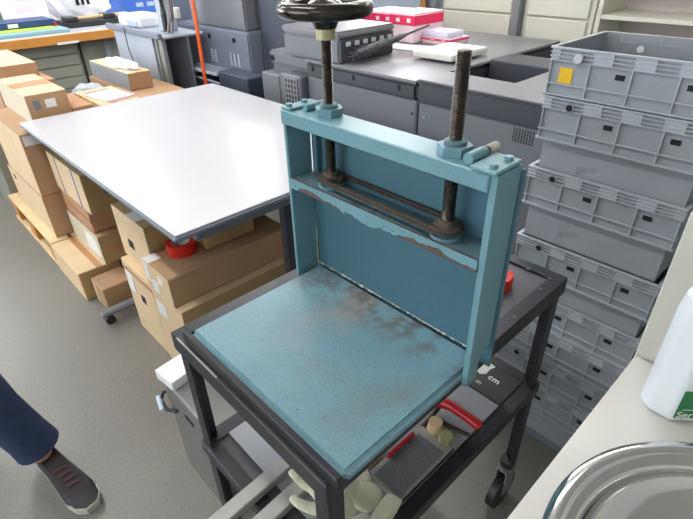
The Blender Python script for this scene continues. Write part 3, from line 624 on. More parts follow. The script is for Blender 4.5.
# weld filler at the seams
random.seed(2)
g = MB(o); x = 0.0
while x < 0.44:
    if random.random() < 0.62:
        r_ = random.uniform(0.0008, 0.0026); g.cyl((x, 0.0592, 0.8870), (x + random.uniform(0.003, 0.009), 0.0590, 0.8870 + random.uniform(0, 0.001)), r_, r_ * random.uniform(0.4, 1), 7)
    x += random.uniform(0.003, 0.011)
g.box(0.0, 0.445, 0.0598, 0.0606, 0.8868, 0.8876); g.box(0.0004, 0.0014, 0.0590, 0.0606, 0.8872, 0.975)
for i in range(9):
    z = 0.889 + i * 0.010; g.cyl((0.0012, 0.0592, z), (0.0012, 0.0592, z + 0.007), 0.0018 if i < 4 else 0.0011, 0.001, 6)
g.build('weld_seam', 'weld', P_)
MB(o).box(0.0012, 0.006, 0.0590, 0.0606, 0.889, 0.94, 0.001).build('rust_patch', 'rust', P_)
# caps on both ends with bolt heads
def hexn(m, x, y, z0, z1, r, rot=0.2):
    m.prism([(x + r * math.cos(rot + k * PI / 3), y + r * math.sin(rot + k * PI / 3)) for k in range(6)], z0, z1)
    return m
cp = MB(o).box(0.416, 0.4575, -0.006, 0.060, 1.2518, 1.258, 0.0015).build('end_cap', 'teal', P_)
for y in (0.008, 0.045): hexn(MB(o), 0.444, y, 1.2581, 1.2635, 0.0064).build('bolt_head', 'teal', cp)
cp = MB(o).box(-0.008, 0.020, -0.002, 0.072, 1.2518, 1.257, 0.0015).build('end_cap', 'teal', P_)
for y in (0.008, 0.045): hexn(MB(o), 0.006, y, 1.2571, 1.2625, 0.0066).build('bolt_head', 'teal', cp)
# clamping pins lying along the beam ends
def pin(x, y0, y1, z=1.2605, r=0.0082):
    a = MB(o).cyl((x, y0, z), (x, (y0 + y1) / 2 + 0.004, z), r).build('clamp_pin', 'teal', P_, True)
    MB(o).cyl((x, (y0 + y1) / 2 + 0.004, z), (x, (y0 + y1) / 2 + 0.012, z), r * 0.8).build('pin_neck', 'rust', a, True)
    MB(o).cyl((x, (y0 + y1) / 2 + 0.012, z), (x, y1, z), r * 0.9).build('pin_end', 'weld', a, True)
pin(0.406, 0.004, 0.074)
a = MB(o).cyl((0.040, 0.018, 1.2585), (0.040, 0.066, 1.2585), 0.0065).build('clamp_pin', 'teal', P_, True)
# threaded spindles with nuts, sprockets, chain
def spindle(x, y, ztop):
    TR = 0.0095 if x < 0.2 else 0.0103; prof = [(0.0, 1.1137), (TR, 1.1137)]; z = 1.116
    while z < ztop - 0.004:
        prof += [(TR, z), (TR - 0.0014, z + 0.0012), (TR, z + 0.0024)]; z += 0.0028
    prof += [(TR, ztop - 0.002), (TR - 0.002, ztop), (0, ztop)]
    sp = MB(o).lathe(prof, (x, y, 0), 20).build('threaded_spindle', 'steel', P_, True)
    n = MB(o); hexn(n, x, y, 1.2518, 1.2653, 0.0262, 0.45); n.build('hex_nut', 'teal', sp)
    MB(o).lathe([(0.0, 1.2655), (0.0165, 1.2655), (0.0165, 1.270), (0.0125, 1.273), (0, 1.273)], (x, y, 0), 24).build('washer', 'teal_worn', sp, True)
    MB(o).lathe([(0.0, 1.2235), (0.0220, 1.2235), (0.0200, 1.2170), (0, 1.2170)], (x, y, 0), 24).build('lower_nut', 'teal', sp, True)
    MB(o).lathe([(0.0, 1.1137), (0.026, 1.1137), (0.026, 1.119), (0, 1.119)], (x, y, 0), 32).build('flange_ring', 'teal', sp, True)
    g = MB(o); g.lathe([(0, 1.1192), (0.015, 1.1192), (0.015, 1.124), (0.0195, 1.124), (0.0195, 1.1365), (0.014, 1.1375), (0.014, 1.144), (0, 1.144)], (x, y, 0), 28)
    for k in range(20):
        a_ = 2 * PI * k / 20; g.cyl((x + 0.0205 * math.cos(a_), y + 0.0205 * math.sin(a_), 1.1255), (x + 0.0205 * math.cos(a_), y + 0.0205 * math.sin(a_), 1.1350), 0.0032, 0.0032, 6)
    g.build('sprocket', 'chain', sp)
SL = (0.087, 0.035); SR = (0.365, 0.031)
spindle(SL[0], SL[1], 1.405); spindle(SR[0], SR[1], 1.392)
# chain loop around both sprockets
loop = []; R_ = 0.0232
def add(px, py): loop.append((px, py, 1.1300))
n = 60
for i in range(n): add(SL[0] + (SR[0] - SL[0]) * i / n, SL[1] - R_ + (SR[1] - SL[1]) * i / n)
for i in range(10): add(SR[0] + R_ * math.sin(PI * i / 10), SR[1] - R_ * math.cos(PI * i / 10))
for i in range(n): add(SR[0] - (SR[0] - SL[0]) * i / n, SR[1] + R_ * 0.98 + (SL[1] - SR[1]) * i / n)
for i in range(10): add(SL[0] - R_ * math.sin(PI * i / 10), SL[1] + R_ * math.cos(PI * i / 10))
g = MB(o)
for i in range(0, len(loop)):
    a_, b_ = Vector(loop[i]), Vector(loop[(i + 1) % len(loop)]); d = (b_ - a_); 
    if d.length < 1e-6: continue
    c_ = (a_ + b_) / 2; wd = 0.0028 if i % 2 else 0.0040
    nrm = d.normalized().cross(Vector((0, 0, 1)))
    e = d.normalized() * d.length * 0.62
    for zz in (-0.0030, 0.0030):
        vs = [(c_ + e * sx + nrm * wd * sy) for sx, sy in ((-.8, -1), (.8, -1), (.8, 1), (-.8, 1))]
        g.prism([(v.x, v.y) for v in vs], 1.1300 + zz - 0.0008, 1.1300 + zz + 0.0008)
    g.cyl((c_.x, c_.y, 1.1272), (c_.x, c_.y, 1.1328), 0.0022, 0.0022, 6)
g.build('roller_chain', 'chain', P_)
# handwheel on the left spindle: collar, hub, rim, spokes
MB(o).lathe([(0.0098, 1.378), (0.0165, 1.378), (0.0165, 1.394), (0.0098, 1.394)], (SL[0], SL[1], 0), 24).build('collar', 'brass', P_, True)
hw = MB(o).lathe([(0.0, 1.3945), (0.018, 1.3945), (0.021, 1.402), (0.026, 1.408), (0.030, 1.416), (0.028, 1.432), (0.018, 1.438), (0, 1.438)], (SL[0], SL[1], 0), 32).build('handwheel_hub', 'nickel', P_, True)
R2 = 0.067
MB(o).tube([(SL[0] + R2 * math.cos(2 * PI * k / 56), SL[1] + R2 * math.sin(2 * PI * k / 56), 1.424) for k in range(56)], 0.0125, 14, True).build('handwheel_rim', 'nickel', hw, True)
g = MB(o)
for k in range(3):
    a_ = 2 * PI * k / 3 + 0.5
    g.tube([(SL[0] + r_ * math.cos(a_), SL[1] + r_ * math.sin(a_), 1.421) for r_ in (0.02, 0.045, 0.064)], [0.013, 0.009, 0.010], 12)
g.build('handwheel_spokes', 'nickel', hw, True)
MB(o).lathe([(0, 1.438), (0.010, 1.438), (0.010, 1.445), (0, 1.448)], (SL[0], SL[1], 0), 20).build('handwheel_cap', 'steel', hw, True)

# red thing on the deck behind the press
o = (0.345, 0.32, 0.857)
g = MB(o); g.prism([(0.318, 0.262), (0.342, 0.268), (0.356, 0.300), (0.354, 0.325), (0.340, 0.340), (0.322, 0.330)], 0.8535, 0.884); 
tag(g.build('plastic_clamp', 'red_bright'), 'bright red plastic clamp lying on the cart deck behind the press', 'clamp')

# ------------------------------------------------------------------ things on the cart's lower shelf
zs = 0.5225
tag(MB((0.18, 0.03, zs)).box(-0.014, 0.395, -0.238, 0.292, zs + 0.0003, zs + 0.005, 0.001).build('backing_board', 'board'), 'large pale grey board lying flat on the lower cart shelf', 'board')
o = (0.3, 0.36, zs)
t = thing('ruled_mat', 'black mat with white cm lettering at the far end of the lower shelf', 'mat', o)
MB(o).box(0.10, 0.395, 0.294, 0.408, zs + 0.0003, zs + 0.004, 0.001).build('mat', 'mat_black', t)
text('cm', 0.027, (0.322 - 0.3, 0.352 - 0.36, 0.0045), (0, 0, -0.05), 'white_print', t)
text('m', 0.021, (0.306 - 0.3, 0.318 - 0.36, 0.0045), (0, 0, -0.05), 'white_print', t)
g = MB(o); g.prism([(0.272, 0.392), (0.288, 0.355), (0.300, 0.350), (0.312, 0.362), (0.310, 0.384), (0.316, 0.402), (0.300, 0.405), (0.294, 0.388), (0.284, 0.400)], zs + 0.0042, zs + 0.0049); g.build('white_mark', 'cream', t)
zt2 = zs + 0.0055
for x, y0, y1, lb in ((0.142, -0.44, 0.10, 'grey steel bar sticking out of the cart front, left of the pair'), (0.206, -0.42, 0.13, 'grey steel bar sticking out of the cart front, right of the pair')):
    g = MB((x, 0, zt2)); g.box(x, x + 0.034, y0, y1, zt2 + 0.0006, zt2 + 0.022, 0.002, 1, 0.05)
    tag(g.build('steel_bar', 'alu'), lb, 'bar', 'steel bars on the lower shelf')
# wooden/grey strip with a hole
o = (0.30, -0.1, zt2)
t = thing('drilled_strip', 'pale drilled strip lying beside the gloves on the lower shelf', 'strip', o)
MB(o).box(0.262, 0.300, -0.215, -0.015, zt2 + 0.001, zt2 + 0.014, 0.006, 2, 0.05).build('strip', 'beech', t)
MB(o).cyl((0.282, -0.13, zt2 + 0.012), (0.282, -0.13, zt2 + 0.0145), 0.004).build('hole', 'dark', t)
# lever paper cutter
o = (0.34, 0.03, zt2)
t = thing('paper_cutter', 'ribbed grey paper cutter with a red clamp bar and red handle on the lower shelf', 'paper cutter', o)
MB(o).box(0.305, 0.398, -0.085, 0.095, zt2 + 0.0005, zt2 + 0.020, 0.003).build('base', 'alu', t)
for k in range(22): MB(o).box(0.318, 0.390, -0.078 + k * 0.0068, -0.0745 + k * 0.0068, zt2 + 0.0205, zt2 + 0.0225).build('rib', 'mach', t)
MB(o).box(0.3985, 0.4005, -0.085, 0.095, zt2 + 0.014, zt2 + 0.022).build('metal_edge', 'chrome', t)
MB(o).box(0.307, 0.3165, -0.03, 0.06, zt2 + 0.0205, zt2 + 0.030, 0.002).build('clamp_bar', 'red', t)
MB(o).cyl((0.335, 0.108, zt2 + 0.002), (0.335, 0.108, zt2 + 0.045), 0.020, 0.016).build('knob', 'beech', t, True)
k_ = MB(o); hexn(k_, 0.375, 0.095, zt2 + 0.024, zt2 + 0.044, 0.017, 0.4); k_.build('hinge_nut', 'brass', t)
MB(o).tube([(0.315, 0.135, zt2 + 0.012), (0.40, 0.155, zt2 + 0.012)], 0.005).build('blade_rod', 'steel', t, True)
MB(o).tube([(0.292, 0.172, zt2 + 0.022), (0.306, 0.178, zt2 + 0.030), (0.330, 0.180, zt2 + 0.034), (0.37, 0.178, zt2 + 0.036), (0.408, 0.176, zt2 + 0.036), (0.414, 0.1755, zt2 + 0.035)], [0.013, 0.015, 0.013, 0.012, 0.013, 0.008], 14).build('handle', 'red', t, True)
MB(o).tube([(0.30, 0.178, zt2 + 0.016), (0.305, 0.13, zt2 + 0.012), (0.308, 0.09, zt2 + 0.012)], 0.006).build('handle_arm', 'steel', t, True)
# cotton gloves: palm with five fingers each
def glove(label, c, rz, flip):
    t = thing('work_glove', label, 'glove', c, 'cotton gloves on the lower shelf', rz)
    bm = bmesh.new(); 
    def chain(pts, rad, base=None):
        prev = base
        for p, r_ in zip(pts, rad):
            v = bm.verts.new(p); R.append(r_)
            if prev: bm.edges.new((prev, v))
            prev = v
        return prev
    R = []
    w0 = bm.verts.new((0, -0.075, 0.014)); R.append(0.030)
    w1 = bm.verts.new((0, -0.04, 0.015)); R.append(0.026); bm.edges.new((w0, w1))
    pm = bm.verts.new((0, 0.0, 0.016)); R.append(0.032); bm.edges.new((w1, pm))
    for i, (dx, L) in enumerate(((-0.026, 0.055), (-0.009, 0.065), (0.009, 0.060), (0.026, 0.048))):
        chain([(dx, 0.03, 0.016), (dx * 1.25, 0.03 + L * 0.5, 0.018 + 0.004 * (i % 2)), (dx * 1.35, 0.03 + L, 0.010)], [0.0125, 0.0105, 0.009], pm)
    chain([(0.038 * flip, -0.012, 0.014), (0.052 * flip, 0.012, 0.013), (0.056 * flip, 0.034, 0.010)], [0.014, 0.011, 0.009], w1)
    me = bpy.data.meshes.new('glove_body'); bm.to_mesh(me); bm.free(); me.materials.append(M['glove'])
    ob = bpy.data.objects.new('glove_body', me); C.objects.link(ob); ob.parent = t
    md = ob.modifiers.new('skin', 'SKIN'); 
    for i, v in enumerate(me.skin_vertices[0].data if me.skin_vertices else []): v.radius = (R[i], R[i] * 0.55)
    if not me.skin_vertices:
        bpy.context.view_layer.objects.active = ob
    s2 = ob.modifiers.new('sub', 'SUBSURF'); s2.levels = 2; s2.render_levels = 2
    return t, ob, R
def skin_obj(name, verts, edges, radii, m, parent, root=0, sub=2, flat=1.0):
    me = bpy.data.meshes.new(name); me.from_pydata(verts, edges, []); me.materials.append(M[m])
    ob = bpy.data.objects.new(name, me); C.objects.link(ob)
    bm = bmesh.new(); bm.from_mesh(me); lay = bm.verts.layers.skin.verify(); bm.verts.ensure_lookup_table()
    for i, v in enumerate(bm.verts):
        r_ = radii[i]; v[lay].radius = r_ if isinstance(r_, tuple) else (r_, r_ * flat); v[lay].use_root = (i == root)
    bm.to_mesh(me); bm.free()
    ob.modifiers.new('skin', 'SKIN').use_smooth_shade = True
    s2 = ob.modifiers.new('sub', 'SUBSURF'); s2.levels = sub; s2.render_levels = sub
    dg = bpy.context.evaluated_depsgraph_get(); me2 = bpy.data.meshes.new_from_object(ob.evaluated_get(dg))
    ob.modifiers.clear(); ob.data = me2
    if not me2.materials: me2.materials.append(M[m])
    for p in me2.polygons: p.use_smooth = True
    if parent: ob.parent = parent
    return ob
def glove(label, c, rz, flip, m='glove'):
    t = thing('work_glove', label, 'glove', c, 'cotton gloves on the lower shelf', rz)
    V = [(0, -0.085, 0.016), (0, -0.045, 0.017), (0, -0.005, 0.018)]; E_ = [(0, 1), (1, 2)]; R = [0.034, 0.029, 0.034]
    for i, (dx, L) in enumerate(((-0.030, 0.050), (-0.010, 0.062), (0.010, 0.057), (0.030, 0.044))):
        n0 = len(V); V += [(dx, 0.028, 0.018), (dx * 1.2, 0.028 + L * 0.5, 0.021), (dx * 1.25, 0.028 + L, 0.013)]; R += [0.0115, 0.0100, 0.0085]; E_ += [(2, n0), (n0, n0 + 1), (n0 + 1, n0 + 2)]
    n0 = len(V); V += [(0.042 * flip, -0.022, 0.016), (0.058 * flip, 0.004, 0.014), (0.062 * flip, 0.028, 0.012)]; R += [0.013, 0.011, 0.009]; E_ += [(1, n0), (n0, n0 + 1), (n0 + 1, n0 + 2)]
    b = skin_obj('glove_body', V, E_, R, m, t, 1, 2, 0.45)
    g = MB(); g.lathe([(0.030, 0), (0.036, 0.004), (0.037, 0.03), (0.034, 0.03)], (0, 0, 0), 24)
    for v in g.b.verts: v.co = Vector((v.co.x * 1.05, -0.085 - v.co.z, 0.017 + v.co.y * 0.45))
    g.build('cuff', m, t, True); return t
glove('cream cotton work glove nearest the cart corner, lower of the two', (0.300, -0.150, zt2 + 0.024), 1.75, 1)
glove('cream cotton work glove lying on top of the other glove at the cart front', (0.300, -0.200, zt2 + 0.064), 1.40, -1)

# ------------------------------------------------------------------ stacked crates
CW, CD, CH = 0.392, 0.305, 0.212
def crate_proto():
    t = thing('storage_crate', 'x', 'crate', (0, 0, 0), 'grey plastic crates in the stack')
    g = MB(); th = 0.004; e = 0.006; zs_ = CH - 0.110
    def ringwall(x0, x1, y0, y1, z0, z1, th):
        g.box(x0, x1, y0, y0 + th, z0, z1); g.box(x0, x1, y1 - th, y1, z0, z1); g.box(x0, x0 + th, y0 + th, y1 - th, z0, z1); g.box(x1 - th, x1, y0 + th, y1 - th, z0, z1)
    ringwall(e, CW - e, e, CD - e, zs_, CH, th)          # upper wall
    i2 = 0.016
    ringwall(i2, CW - i2, i2, CD - i2, 0.004, zs_ + 0.004, 0.004)  # lower tapered body
    g.box(i2, CW - i2, i2, CD - i2, 0.0, 0.004)
    g.box(e, i2 + .004, e, CD - e, zs_ - 0.003, zs_); g.box(CW - i2 - .004, CW - e, e, CD - e, zs_ - 0.003, zs_)
    g.box(i2, CW - i2, e, i2 + .004, zs_ - 0.003, zs_); g.box(i2, CW - i2, CD - i2 - .004, CD - e, zs_ - 0.003, zs_)
    g.build('crate_body', 'crate', t)
    g = MB()
    def belt(z, h, out=0.0):
        a = -out
        g.box(a, CW - a, a, e + .0005, z, z + h); g.box(a, CW - a, CD - e - .0005, CD - a, z, z + h); g.box(a, e + .0005, e, CD - e, z, z + h); g.box(CW - e - .0005, CW - a, e, CD - e, z, z + h)
    belt(CH - 0.0035, 0.0040, 0.001)
    for z in (0.0125, 0.0215, 0.0305): belt(CH - z, 0.0022)
    belt(zs_ + 0.026, 0.0025); belt(zs_, 0.004, 0.001)
    for i in range(5):
        x = 0.004 + (CW - 0.012) * i / 4
        for y0, y1 in ((0.0005, e), (CD - e, CD - 0.0005)): g.box(x, x + 0.003, y0, y1, zs_ - 0.002, CH - 0.028)
    for i in range(1, 4):
        y = 0.004 + (CD - 0.012) * i / 4
        for x0, x1 in ((0.0005, e), (CW - e, CW - 0.0005)): g.box(x0, x1, y, y + 0.003, zs_ - 0.002, CH - 0.028)
    for x in (0.105, 0.195, 0.285): g.box(x, x + 0.044, 0.0015, e, CH - 0.031, CH - 0.002)
    for x in (0.003, CW - 0.024): g.box(x, x + 0.021, 0.003, e, CH - 0.031, CH - 0.002)
    for y in (0.06, 0.13, 0.20): g.box(0.0015, e, y, y + 0.044, CH - 0.031, CH - 0.002); g.box(CW - e, CW - 0.0015, y, y + 0.044, CH - 0.031, CH - 0.002)
    g.build('rib_frame', 'crate_rib', t)
    for x in (0.050, 0.150, 0.245, 0.335):
        q = MB().box(x, x + 0.040, CD - e - th - 0.0022, CD - e - th, CH - 0.022, CH - 0.0195); q.box(x, x + 0.003, CD - e - th - 0.0022, CD - e - th, CH - 0.022, CH - 0.004); q.build('inner_rib', 'crate_rib', t)
    return t
def disc(par, name, m, x, z, r, y=0.0):
    return MB().cyl((x, y, z), (x, y + 0.005, z), r, seg=20).build(name, m, par)
base = crate_proto()
MB().cyl((0.072, -0.0008, CH - 0.020), (0.072, 0.006, CH - 0.020), 0.0115, seg=20).build('pin_ring', 'crate', base)
MB().cyl((0.072, -0.0014, CH - 0.020), (0.072, 0.006, CH - 0.020), 0.0082, seg=20).build('pin_hole', 'dark', base)
MB().box(0.160, 0.181, 0.0045, 0.0058, CH - 0.056, CH - 0.044).build('slot_hole', 'dark', base)
MB().box(0.307, 0.328, 0.0045, 0.0058, CH - 0.056, CH - 0.044).build('slot_hole', 'dark', base)
tops = [1.2925, 1.178, 0.989, 0.778, 0.600, 0.486, 0.372, 0.258]
labels = ['grey plastic crate with a yellow sticker, top of the tall stack',
 'grey plastic crate directly under the one with the yellow sticker',
 'grey plastic crate third from the top, with smooth wall showing above it',
 'grey plastic crate fourth from the top, its rim level with the press shelf end',
 'grey plastic crate fifth from the top, behind the cart corner',
 'grey plastic crate sixth from the top, nested behind the cart leg',
 'grey plastic crate seventh from the top, nested above the lowest one',
 'grey plastic crate standing on the floor, lowest of the stack']
jit = [(0, 0), (0.002, 0.001), (-0.002, 0), (0.003, -0.002), (0.004, 0.0), (0.0, 0.002), (0.004, 0.001), (0.006, 0)]
for i, (z, lb) in enumerate(zip(tops, labels)):
    c = dup(base) if i else base
    c.location = (0.171 + jit[i][0], 0.682 + jit[i][1], z - CH); c['label'] = lb; c['group'] = 'grey plastic crates in the stack'
    if i == 0: c0 = c
c = c0
MB().box(0.030, 0.062, 0.0040, 0.0058, CH - 0.080, CH - 0.045).build('yellow_sticker', 'yellow', c)
g = MB(); g.cyl((0.072, -0.008, CH - 0.020), (0.072, -0.0016, CH - 0.020), 0.0105, 0.012); g.build('white_plug', 'white', c, True)
MB().cyl((0.105, CD - 0.0125, CH - 0.035), (0.105, CD - 0.0105, CH - 0.035), 0.009, seg=20).build('round_dot', 'label', c)
last = [x for x in C.objects if x.get('label') == labels[-1]][0]
tag(MB((0.37, 0.83, 0)).box(0.20, 0.55, 0.705, 0.965, 0.0, 0.045, 0.004).build('crate_dolly', 'crate_dark'), 'low grey base board under the crate stack', 'base')

# ------------------------------------------------------------------ counter in the foreground
o = (1.1, -0.3, 0)
t = thing('counter_unit', 'cream counter in the right foreground carrying the steel bowl and the jug', 'counter', o)
MB(o).box(0.642, 1.9, -1.3, 0.212, 0.880, 0.920, 0.004, 2).build('worktop', 'countertop', t)
MB(o).box(0.70, 1.9, -1.3, 0.20, 0.0, 0.879).build('cabinet_body', 'panel', t)
tag(MB((1.2, 0.24, 0)).box(0.640, 1.9, 0.2135, 0.250, 0.0, 1.186, 0.003).build('partition_panel', 'panel'), 'cream upright panel standing along the back of the foreground counter', 'panel')
# polished steel bowl, upside down dish with rolled rim
o = (0.884, -0.155, 0.9203)
t = thing('steel_bowl', 'large polished stainless steel bowl on the cream counter', 'bowl', o)
Rb = 0.208
prof = [(0, 0.0), (0.085, 0.0), (0.12, 0.006), (0.165, 0.022), (0.192, 0.046), (Rb - 0.006, 0.062), (Rb - 0.001, 0.0605), (Rb, 0.0635), (Rb - 0.0015, 0.067), (Rb - 0.006, 0.0695), (Rb - 0.012, 0.0705), (Rb - 0.0165, 0.0695),
        (Rb - 0.019, 0.0665), (Rb - 0.022, 0.0645), (Rb - 0.027, 0.0635), (Rb - 0.031, 0.0615), (Rb - 0.034, 0.0575)]
for k in range(1, 15):
    f_ = k / 14; rr_ = (Rb - 0.034) * math.cos(f_ * PI / 2 * 0.97); zz_ = 0.0575 - 0.054 * math.sin(f_ * PI / 2) + (0.0009 if k in (2, 4) else 0)
    prof.append((max(rr_, 0.004), zz_))
prof.append((0, 0.0034))
MB(o).lathe(prof, o, 96).build('dish', 'chrome', t, True)
# white jug
jc = (0.711, 0.082, 0.9203)
t = thing('plastic_jug', 'white plastic jug with a green label on the foreground counter', 'jug', jc, None, math.radians(43))
g = MB(); w2, d2 = 0.115, 0.068
def rr(w, d, c): return [(-w / 2 + c, -d / 2), (w / 2 - c, -d / 2), (w / 2, -d / 2 + c), (w / 2, d / 2 - c), (w / 2 - c, d / 2), (-w / 2 + c, d / 2), (-w / 2, d / 2 - c), (-w / 2, -d / 2 + c)]
levels = [(0.0, 0.93), (0.010, 1.0), (0.10, 1.0), (0.175, 1.0), (0.200, 0.94), (0.225, 0.62), (0.240, 0.30), (0.256, 0.26)]
rings = [[g.b.verts.new((x * k if k > 0.7 else x * k, y * (k if k > 0.5 else 0.5), z)) for x, y in rr(w2, d2, 0.024)] for z, k in levels]
for A, B in zip(rings, rings[1:]):
    for i in range(8): g.b.faces.new((A[i], A[(i + 1) % 8], B[(i + 1) % 8], B[i]))
g.b.faces.new(rings[0][::-1]); g.b.faces.new(rings[-1])
for v in g.b.verts: v.co.x += w2 / 2; v.co.y += d2 / 2
j = g.build('bottle', 'jug', t)
bv = j.modifiers.new('bevel', 'BEVEL'); bv.width = 0.006; bv.segments = 3; bv.limit_method = 'ANGLE'
MB().cyl((w2 / 2, d2 / 2, 0.2565), (w2 / 2, d2 / 2, 0.276), 0.020).build('screw_cap', 'green', t, True)
lb = MB().box(0.026, 0.092, -0.0009, -0.0002, 0.012, 0.065).build('green_label', 'green', t)
MB().box(0.040, 0.092, -0.0009, -0.0002, 0.0655, 0.13).build('purple_label', 'purple', t)
MB().box(0.034, 0.092, -0.0014, -0.0010, 0.028, 0.0292).build('label_line', 'white_print', lb)
text('Ser', 0.017, (0.028, -0.0016, 0.0135), (PI / 2, 0, 0), 'white_print', lb, ext=0.0003)
for k in range(3): MB().box(0.047, 0.075, -0.0014, -0.0010, 0.040 + 0.007 * k, 0.0425 + 0.007 * k).build('small_print', 'white_print', lb)

# ------------------------------------------------------------------ person walking in at the lower left
o = (-0.80, -0.62, 0)
t = thing('person', 'person in blue jeans and dark shoes walking past at the lower left edge', 'person', o)
pr = lambda *p: tuple(Vector(p) - Vector(o))
# body: pelvis, torso, neck, head, arms, hands
V = [pr(-0.84, -0.72, 0.93), pr(-0.82, -0.72, 1.12), pr(-0.80, -0.72, 1.36), pr(-0.79, -0.72, 1.50), pr(-0.775, -0.72, 1.60), pr(-0.77, -0.72, 1.70),
     pr(-0.80, -0.54, 1.42), pr(-0.86, -0.49, 1.16), pr(-0.76, -0.48, 0.93), pr(-0.80, -0.90, 1.42), pr(-0.72, -0.95, 1.16), pr(-0.56, -0.95, 0.98)]
E_ = [(0, 1), (1, 2), (2, 3), (3, 4), (4, 5), (2, 6), (6, 7), (7, 8), (2, 9), (9, 10), (10, 11)]
R = [(0.14, 0.11), (0.12, 0.09), (0.15, 0.11), (0.055, 0.055), (0.085, 0.08), (0.075, 0.07), 0.055, 0.042, 0.03, 0.055, 0.042, 0.03]
def hand(bi, d, side):
    b = Vector(V[bi]); n0 = len(V); d = Vector(d).normalized(); s_ = Vector((0, side, 0))
    V.append(tuple(b + d * 0.06)); R.append((0.028, 0.02)); E_.append((bi, n0))
    for k, L in enumerate((0.075, 0.085, 0.08, 0.06)):
        off = Vector((0.027 - 0.018 * k, 0, 0)); m0 = len(V)
        V.append(tuple(b + d * 0.10 + off)); R.append(0.0095); V.append(tuple(b + d * (0.10 + L * 0.55) + off - s_ * 0.008)); R.append(0.0085); V.append(tuple(b + d * (0.10 + L) + off - s_ * 0.025)); R.append(0.007)
        E_.extend([(n0, m0), (m0, m0 + 1), (m0 + 1, m0 + 2)])
    m0 = len(V); V.append(tuple(b + d * 0.05 + Vector((0.035, 0, 0)))); R.append(0.011); V.append(tuple(b + d * 0.085 + Vector((0.05, -side * 0.01, 0)))); R.append(0.009); E_.extend([(n0, m0), (m0, m0 + 1)])
hand(8, (0.15, 0, -1), 1); hand(11, (0.5, 0, -0.8), -1)
# legs within the body
n0 = len(V)
V += [pr(-0.84, -0.63, 0.88), pr(-0.80, -0.66, 0.50), pr(-0.775, -0.585, 0.14), pr(-0.74, -0.575, 0.06)]; R += [0.09, 0.062, 0.048, 0.04]; E_ += [(0, n0), (n0, n0 + 1), (n0 + 1, n0 + 2), (n0 + 2, n0 + 3)]
n1 = len(V)
V += [pr(-0.86, -0.81, 0.88), pr(-0.98, -0.82, 0.50), pr(-1.22, -0.82, 0.18), pr(-1.20, -0.82, 0.10)]; R += [0.09, 0.062, 0.045, 0.04]; E_ += [(0, n1), (n1, n1 + 1), (n1 + 1, n1 + 2), (n1 + 2, n1 + 3)]
skin_obj('body', V, E_, R, 'skin', t)
def sk(name, V, E_, R, m): return skin_obj(name, V, E_, R, m, t)
def trouser(name, pts, rad):
    g = MB(); g.tube([pr(*p) for p in pts], rad, 20); return g.build(name, 'jeans', t, True)
trouser('jeans_leg', [(-0.84, -0.65, 0.92), (-0.835, -0.64, 0.78), (-0.805, -0.655, 0.50), (-0.795, -0.625, 0.30), (-0.785, -0.590, 0.16), (-0.78, -0.578, 0.105)], [0.125, 0.105, 0.076, 0.070, 0.068, 0.072])
trouser('jeans_leg', [(-0.86, -0.79, 0.92), (-0.90, -0.81, 0.75), (-0.985, -0.82, 0.50), (-1.10, -0.82, 0.34), (-1.22, -0.82, 0.20)], [0.125, 0.110, 0.085, 0.078, 0.074])
MB().lathe([(0.0, 0.86), (0.17, 0.86), (0.185, 0.95), (0.17, 1.04), (0.0, 1.04)], (0, 0, 0), 28).build('jeans_seat', 'jeans', t, True).location = (-0.04, -0.10, 0)
sk('jacket', [pr(-0.84, -0.72, 0.99), pr(-0.82, -0.72, 1.15), pr(-0.80, -0.72, 1.36), pr(-0.795, -0.72, 1.45), pr(-0.80, -0.54, 1.42), pr(-0.86, -0.49, 1.16), pr(-0.775, -0.482, 0.97), pr(-0.80, -0.90, 1.42), pr(-0.72, -0.95, 1.16), pr(-0.59, -0.95, 1.01)],
   [(0, 1), (1, 2), (2, 3), (2, 4), (4, 5), (5, 6), (2, 7), (7, 8), (8, 9)], [(0.175, 0.14), (0.155, 0.12), (0.18, 0.13), (0.075, 0.075), 0.075, 0.058, 0.045, 0.075, 0.058, 0.045], 'jacket')
g = MB(); rr_ = bmesh.ops.create_icosphere(g.b, subdivisions=3, radius=1)
for v in list(rr_['verts']): v.co = Vector((0.0 + v.co.x * 0.105, -0.10 + v.co.y * 0.092, 1.67 + v.co.z * 0.105))
bmesh.ops.delete(g.b, geom=[v for v in g.b.verts if v.co.x > 0.055 and v.co.z < 1.70 or v.co.z < 1.60], context='VERTS'); g.build('hair', 'hair', t, True)
MB().cyl((0.105, -0.10, 1.645), (0.135, -0.10, 1.625), 0.010, 0.014).build('nose', 'skin', t, True)
for dy in (-0.03, 0.03): MB().cyl((0.095, -0.10 + dy, 1.66), (0.106, -0.10 + dy, 1.66), 0.009).build('eye', 'black', t, True)
MB().box(0.092, 0.104, -0.125, -0.075, 1.588, 1.596, 0.003).build('mouth', 'red_lace', t)
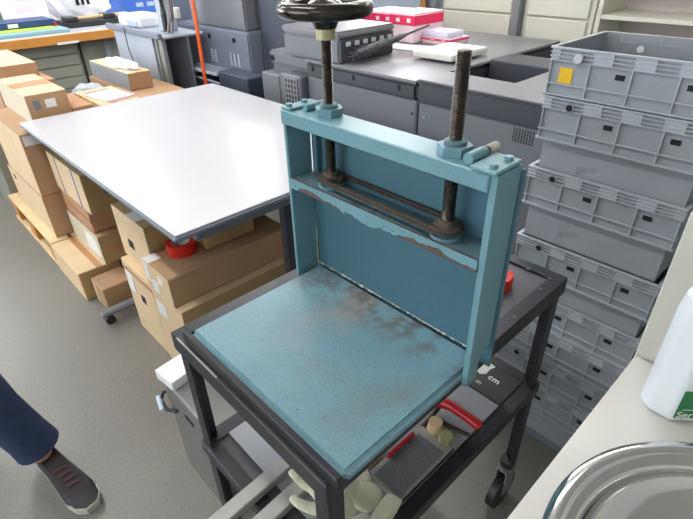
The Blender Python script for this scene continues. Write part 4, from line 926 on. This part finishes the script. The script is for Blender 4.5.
def shoe(hx, hy, z0, ang, pitch=0):
    # local x forward, from heel to toe
    pts = [(-0.02, 0.034), (0.05, 0.036), (0.12, 0.042), (0.19, 0.048), (0.235, 0.040), (0.262, 0.018)]
    outline = [(x, w_) for x, w_ in pts] + [(x, -w_) for x, w_ in reversed(pts)] + [(-0.038, -0.02), (-0.038, 0.02)]
    Rz = Matrix.Translation(Vector((hx, hy, z0)) - Vector(o)) @ Matrix.Rotation(ang, 4, 'Z') @ Matrix.Rotation(pitch, 4, 'Y')
    g = MB(); g.prism(outline, 0.002, 0.026)
    for v in g.b.verts: v.co = Rz @ v.co
    so = g.build('shoe_sole', 'sole', t)
    g = MB(); lv = [(0.026, 1.0), (0.055, 0.97), (0.075, 0.80)]
    tops_ = []
    for z, k in lv:
        ring = []
        for x, y in outline:
            zz = z if z < 0.03 else 0.026 + (z - 0.026) * max(0.35, 1.15 - max(0, x) * 3.0)
            ring.append(g.b.verts.new(Rz @ Vector((x * (1 if z < .06 else 0.93), y * k, zz))))
        tops_.append(ring)
    n = len(outline)
    for A, B in zip(tops_, tops_[1:]):
        for i in range(n): g.b.faces.new((A[i], A[(i + 1) % n], B[(i + 1) % n], B[i]))
    g.b.faces.new(tops_[0][::-1]); g.b.faces.new(tops_[-1])
    u = g.build('shoe_upper', 'shoe', t, True)
    g = MB()
    for k in range(4):
        x = 0.09 + 0.025 * k; zz = 0.026 + 0.049 * max(0.35, 1.15 - x * 3.0) + 0.003
        g.cyl(Rz @ Vector((x, -0.018, zz)), Rz @ Vector((x + 0.006, 0.018, zz)), 0.0028, 0.0028, 6)
    g.build('shoe_lace', 'red_lace', u, True)
    g = MB(); g.prism([(0.21, 0.046), (0.240, 0.040), (0.266, 0.019), (0.266, -0.019), (0.240, -0.040), (0.21, -0.046)], 0.022, 0.034)
    for v in g.b.verts: v.co = Rz @ v.co
    g.build('toe_cap', 'sole', u)
shoe(-0.755, -0.568, 0.0, 0.17); shoe(-1.24, -0.82, 0.105, 0.0, 0.55)

t.location = (-0.775, -0.635, 0)
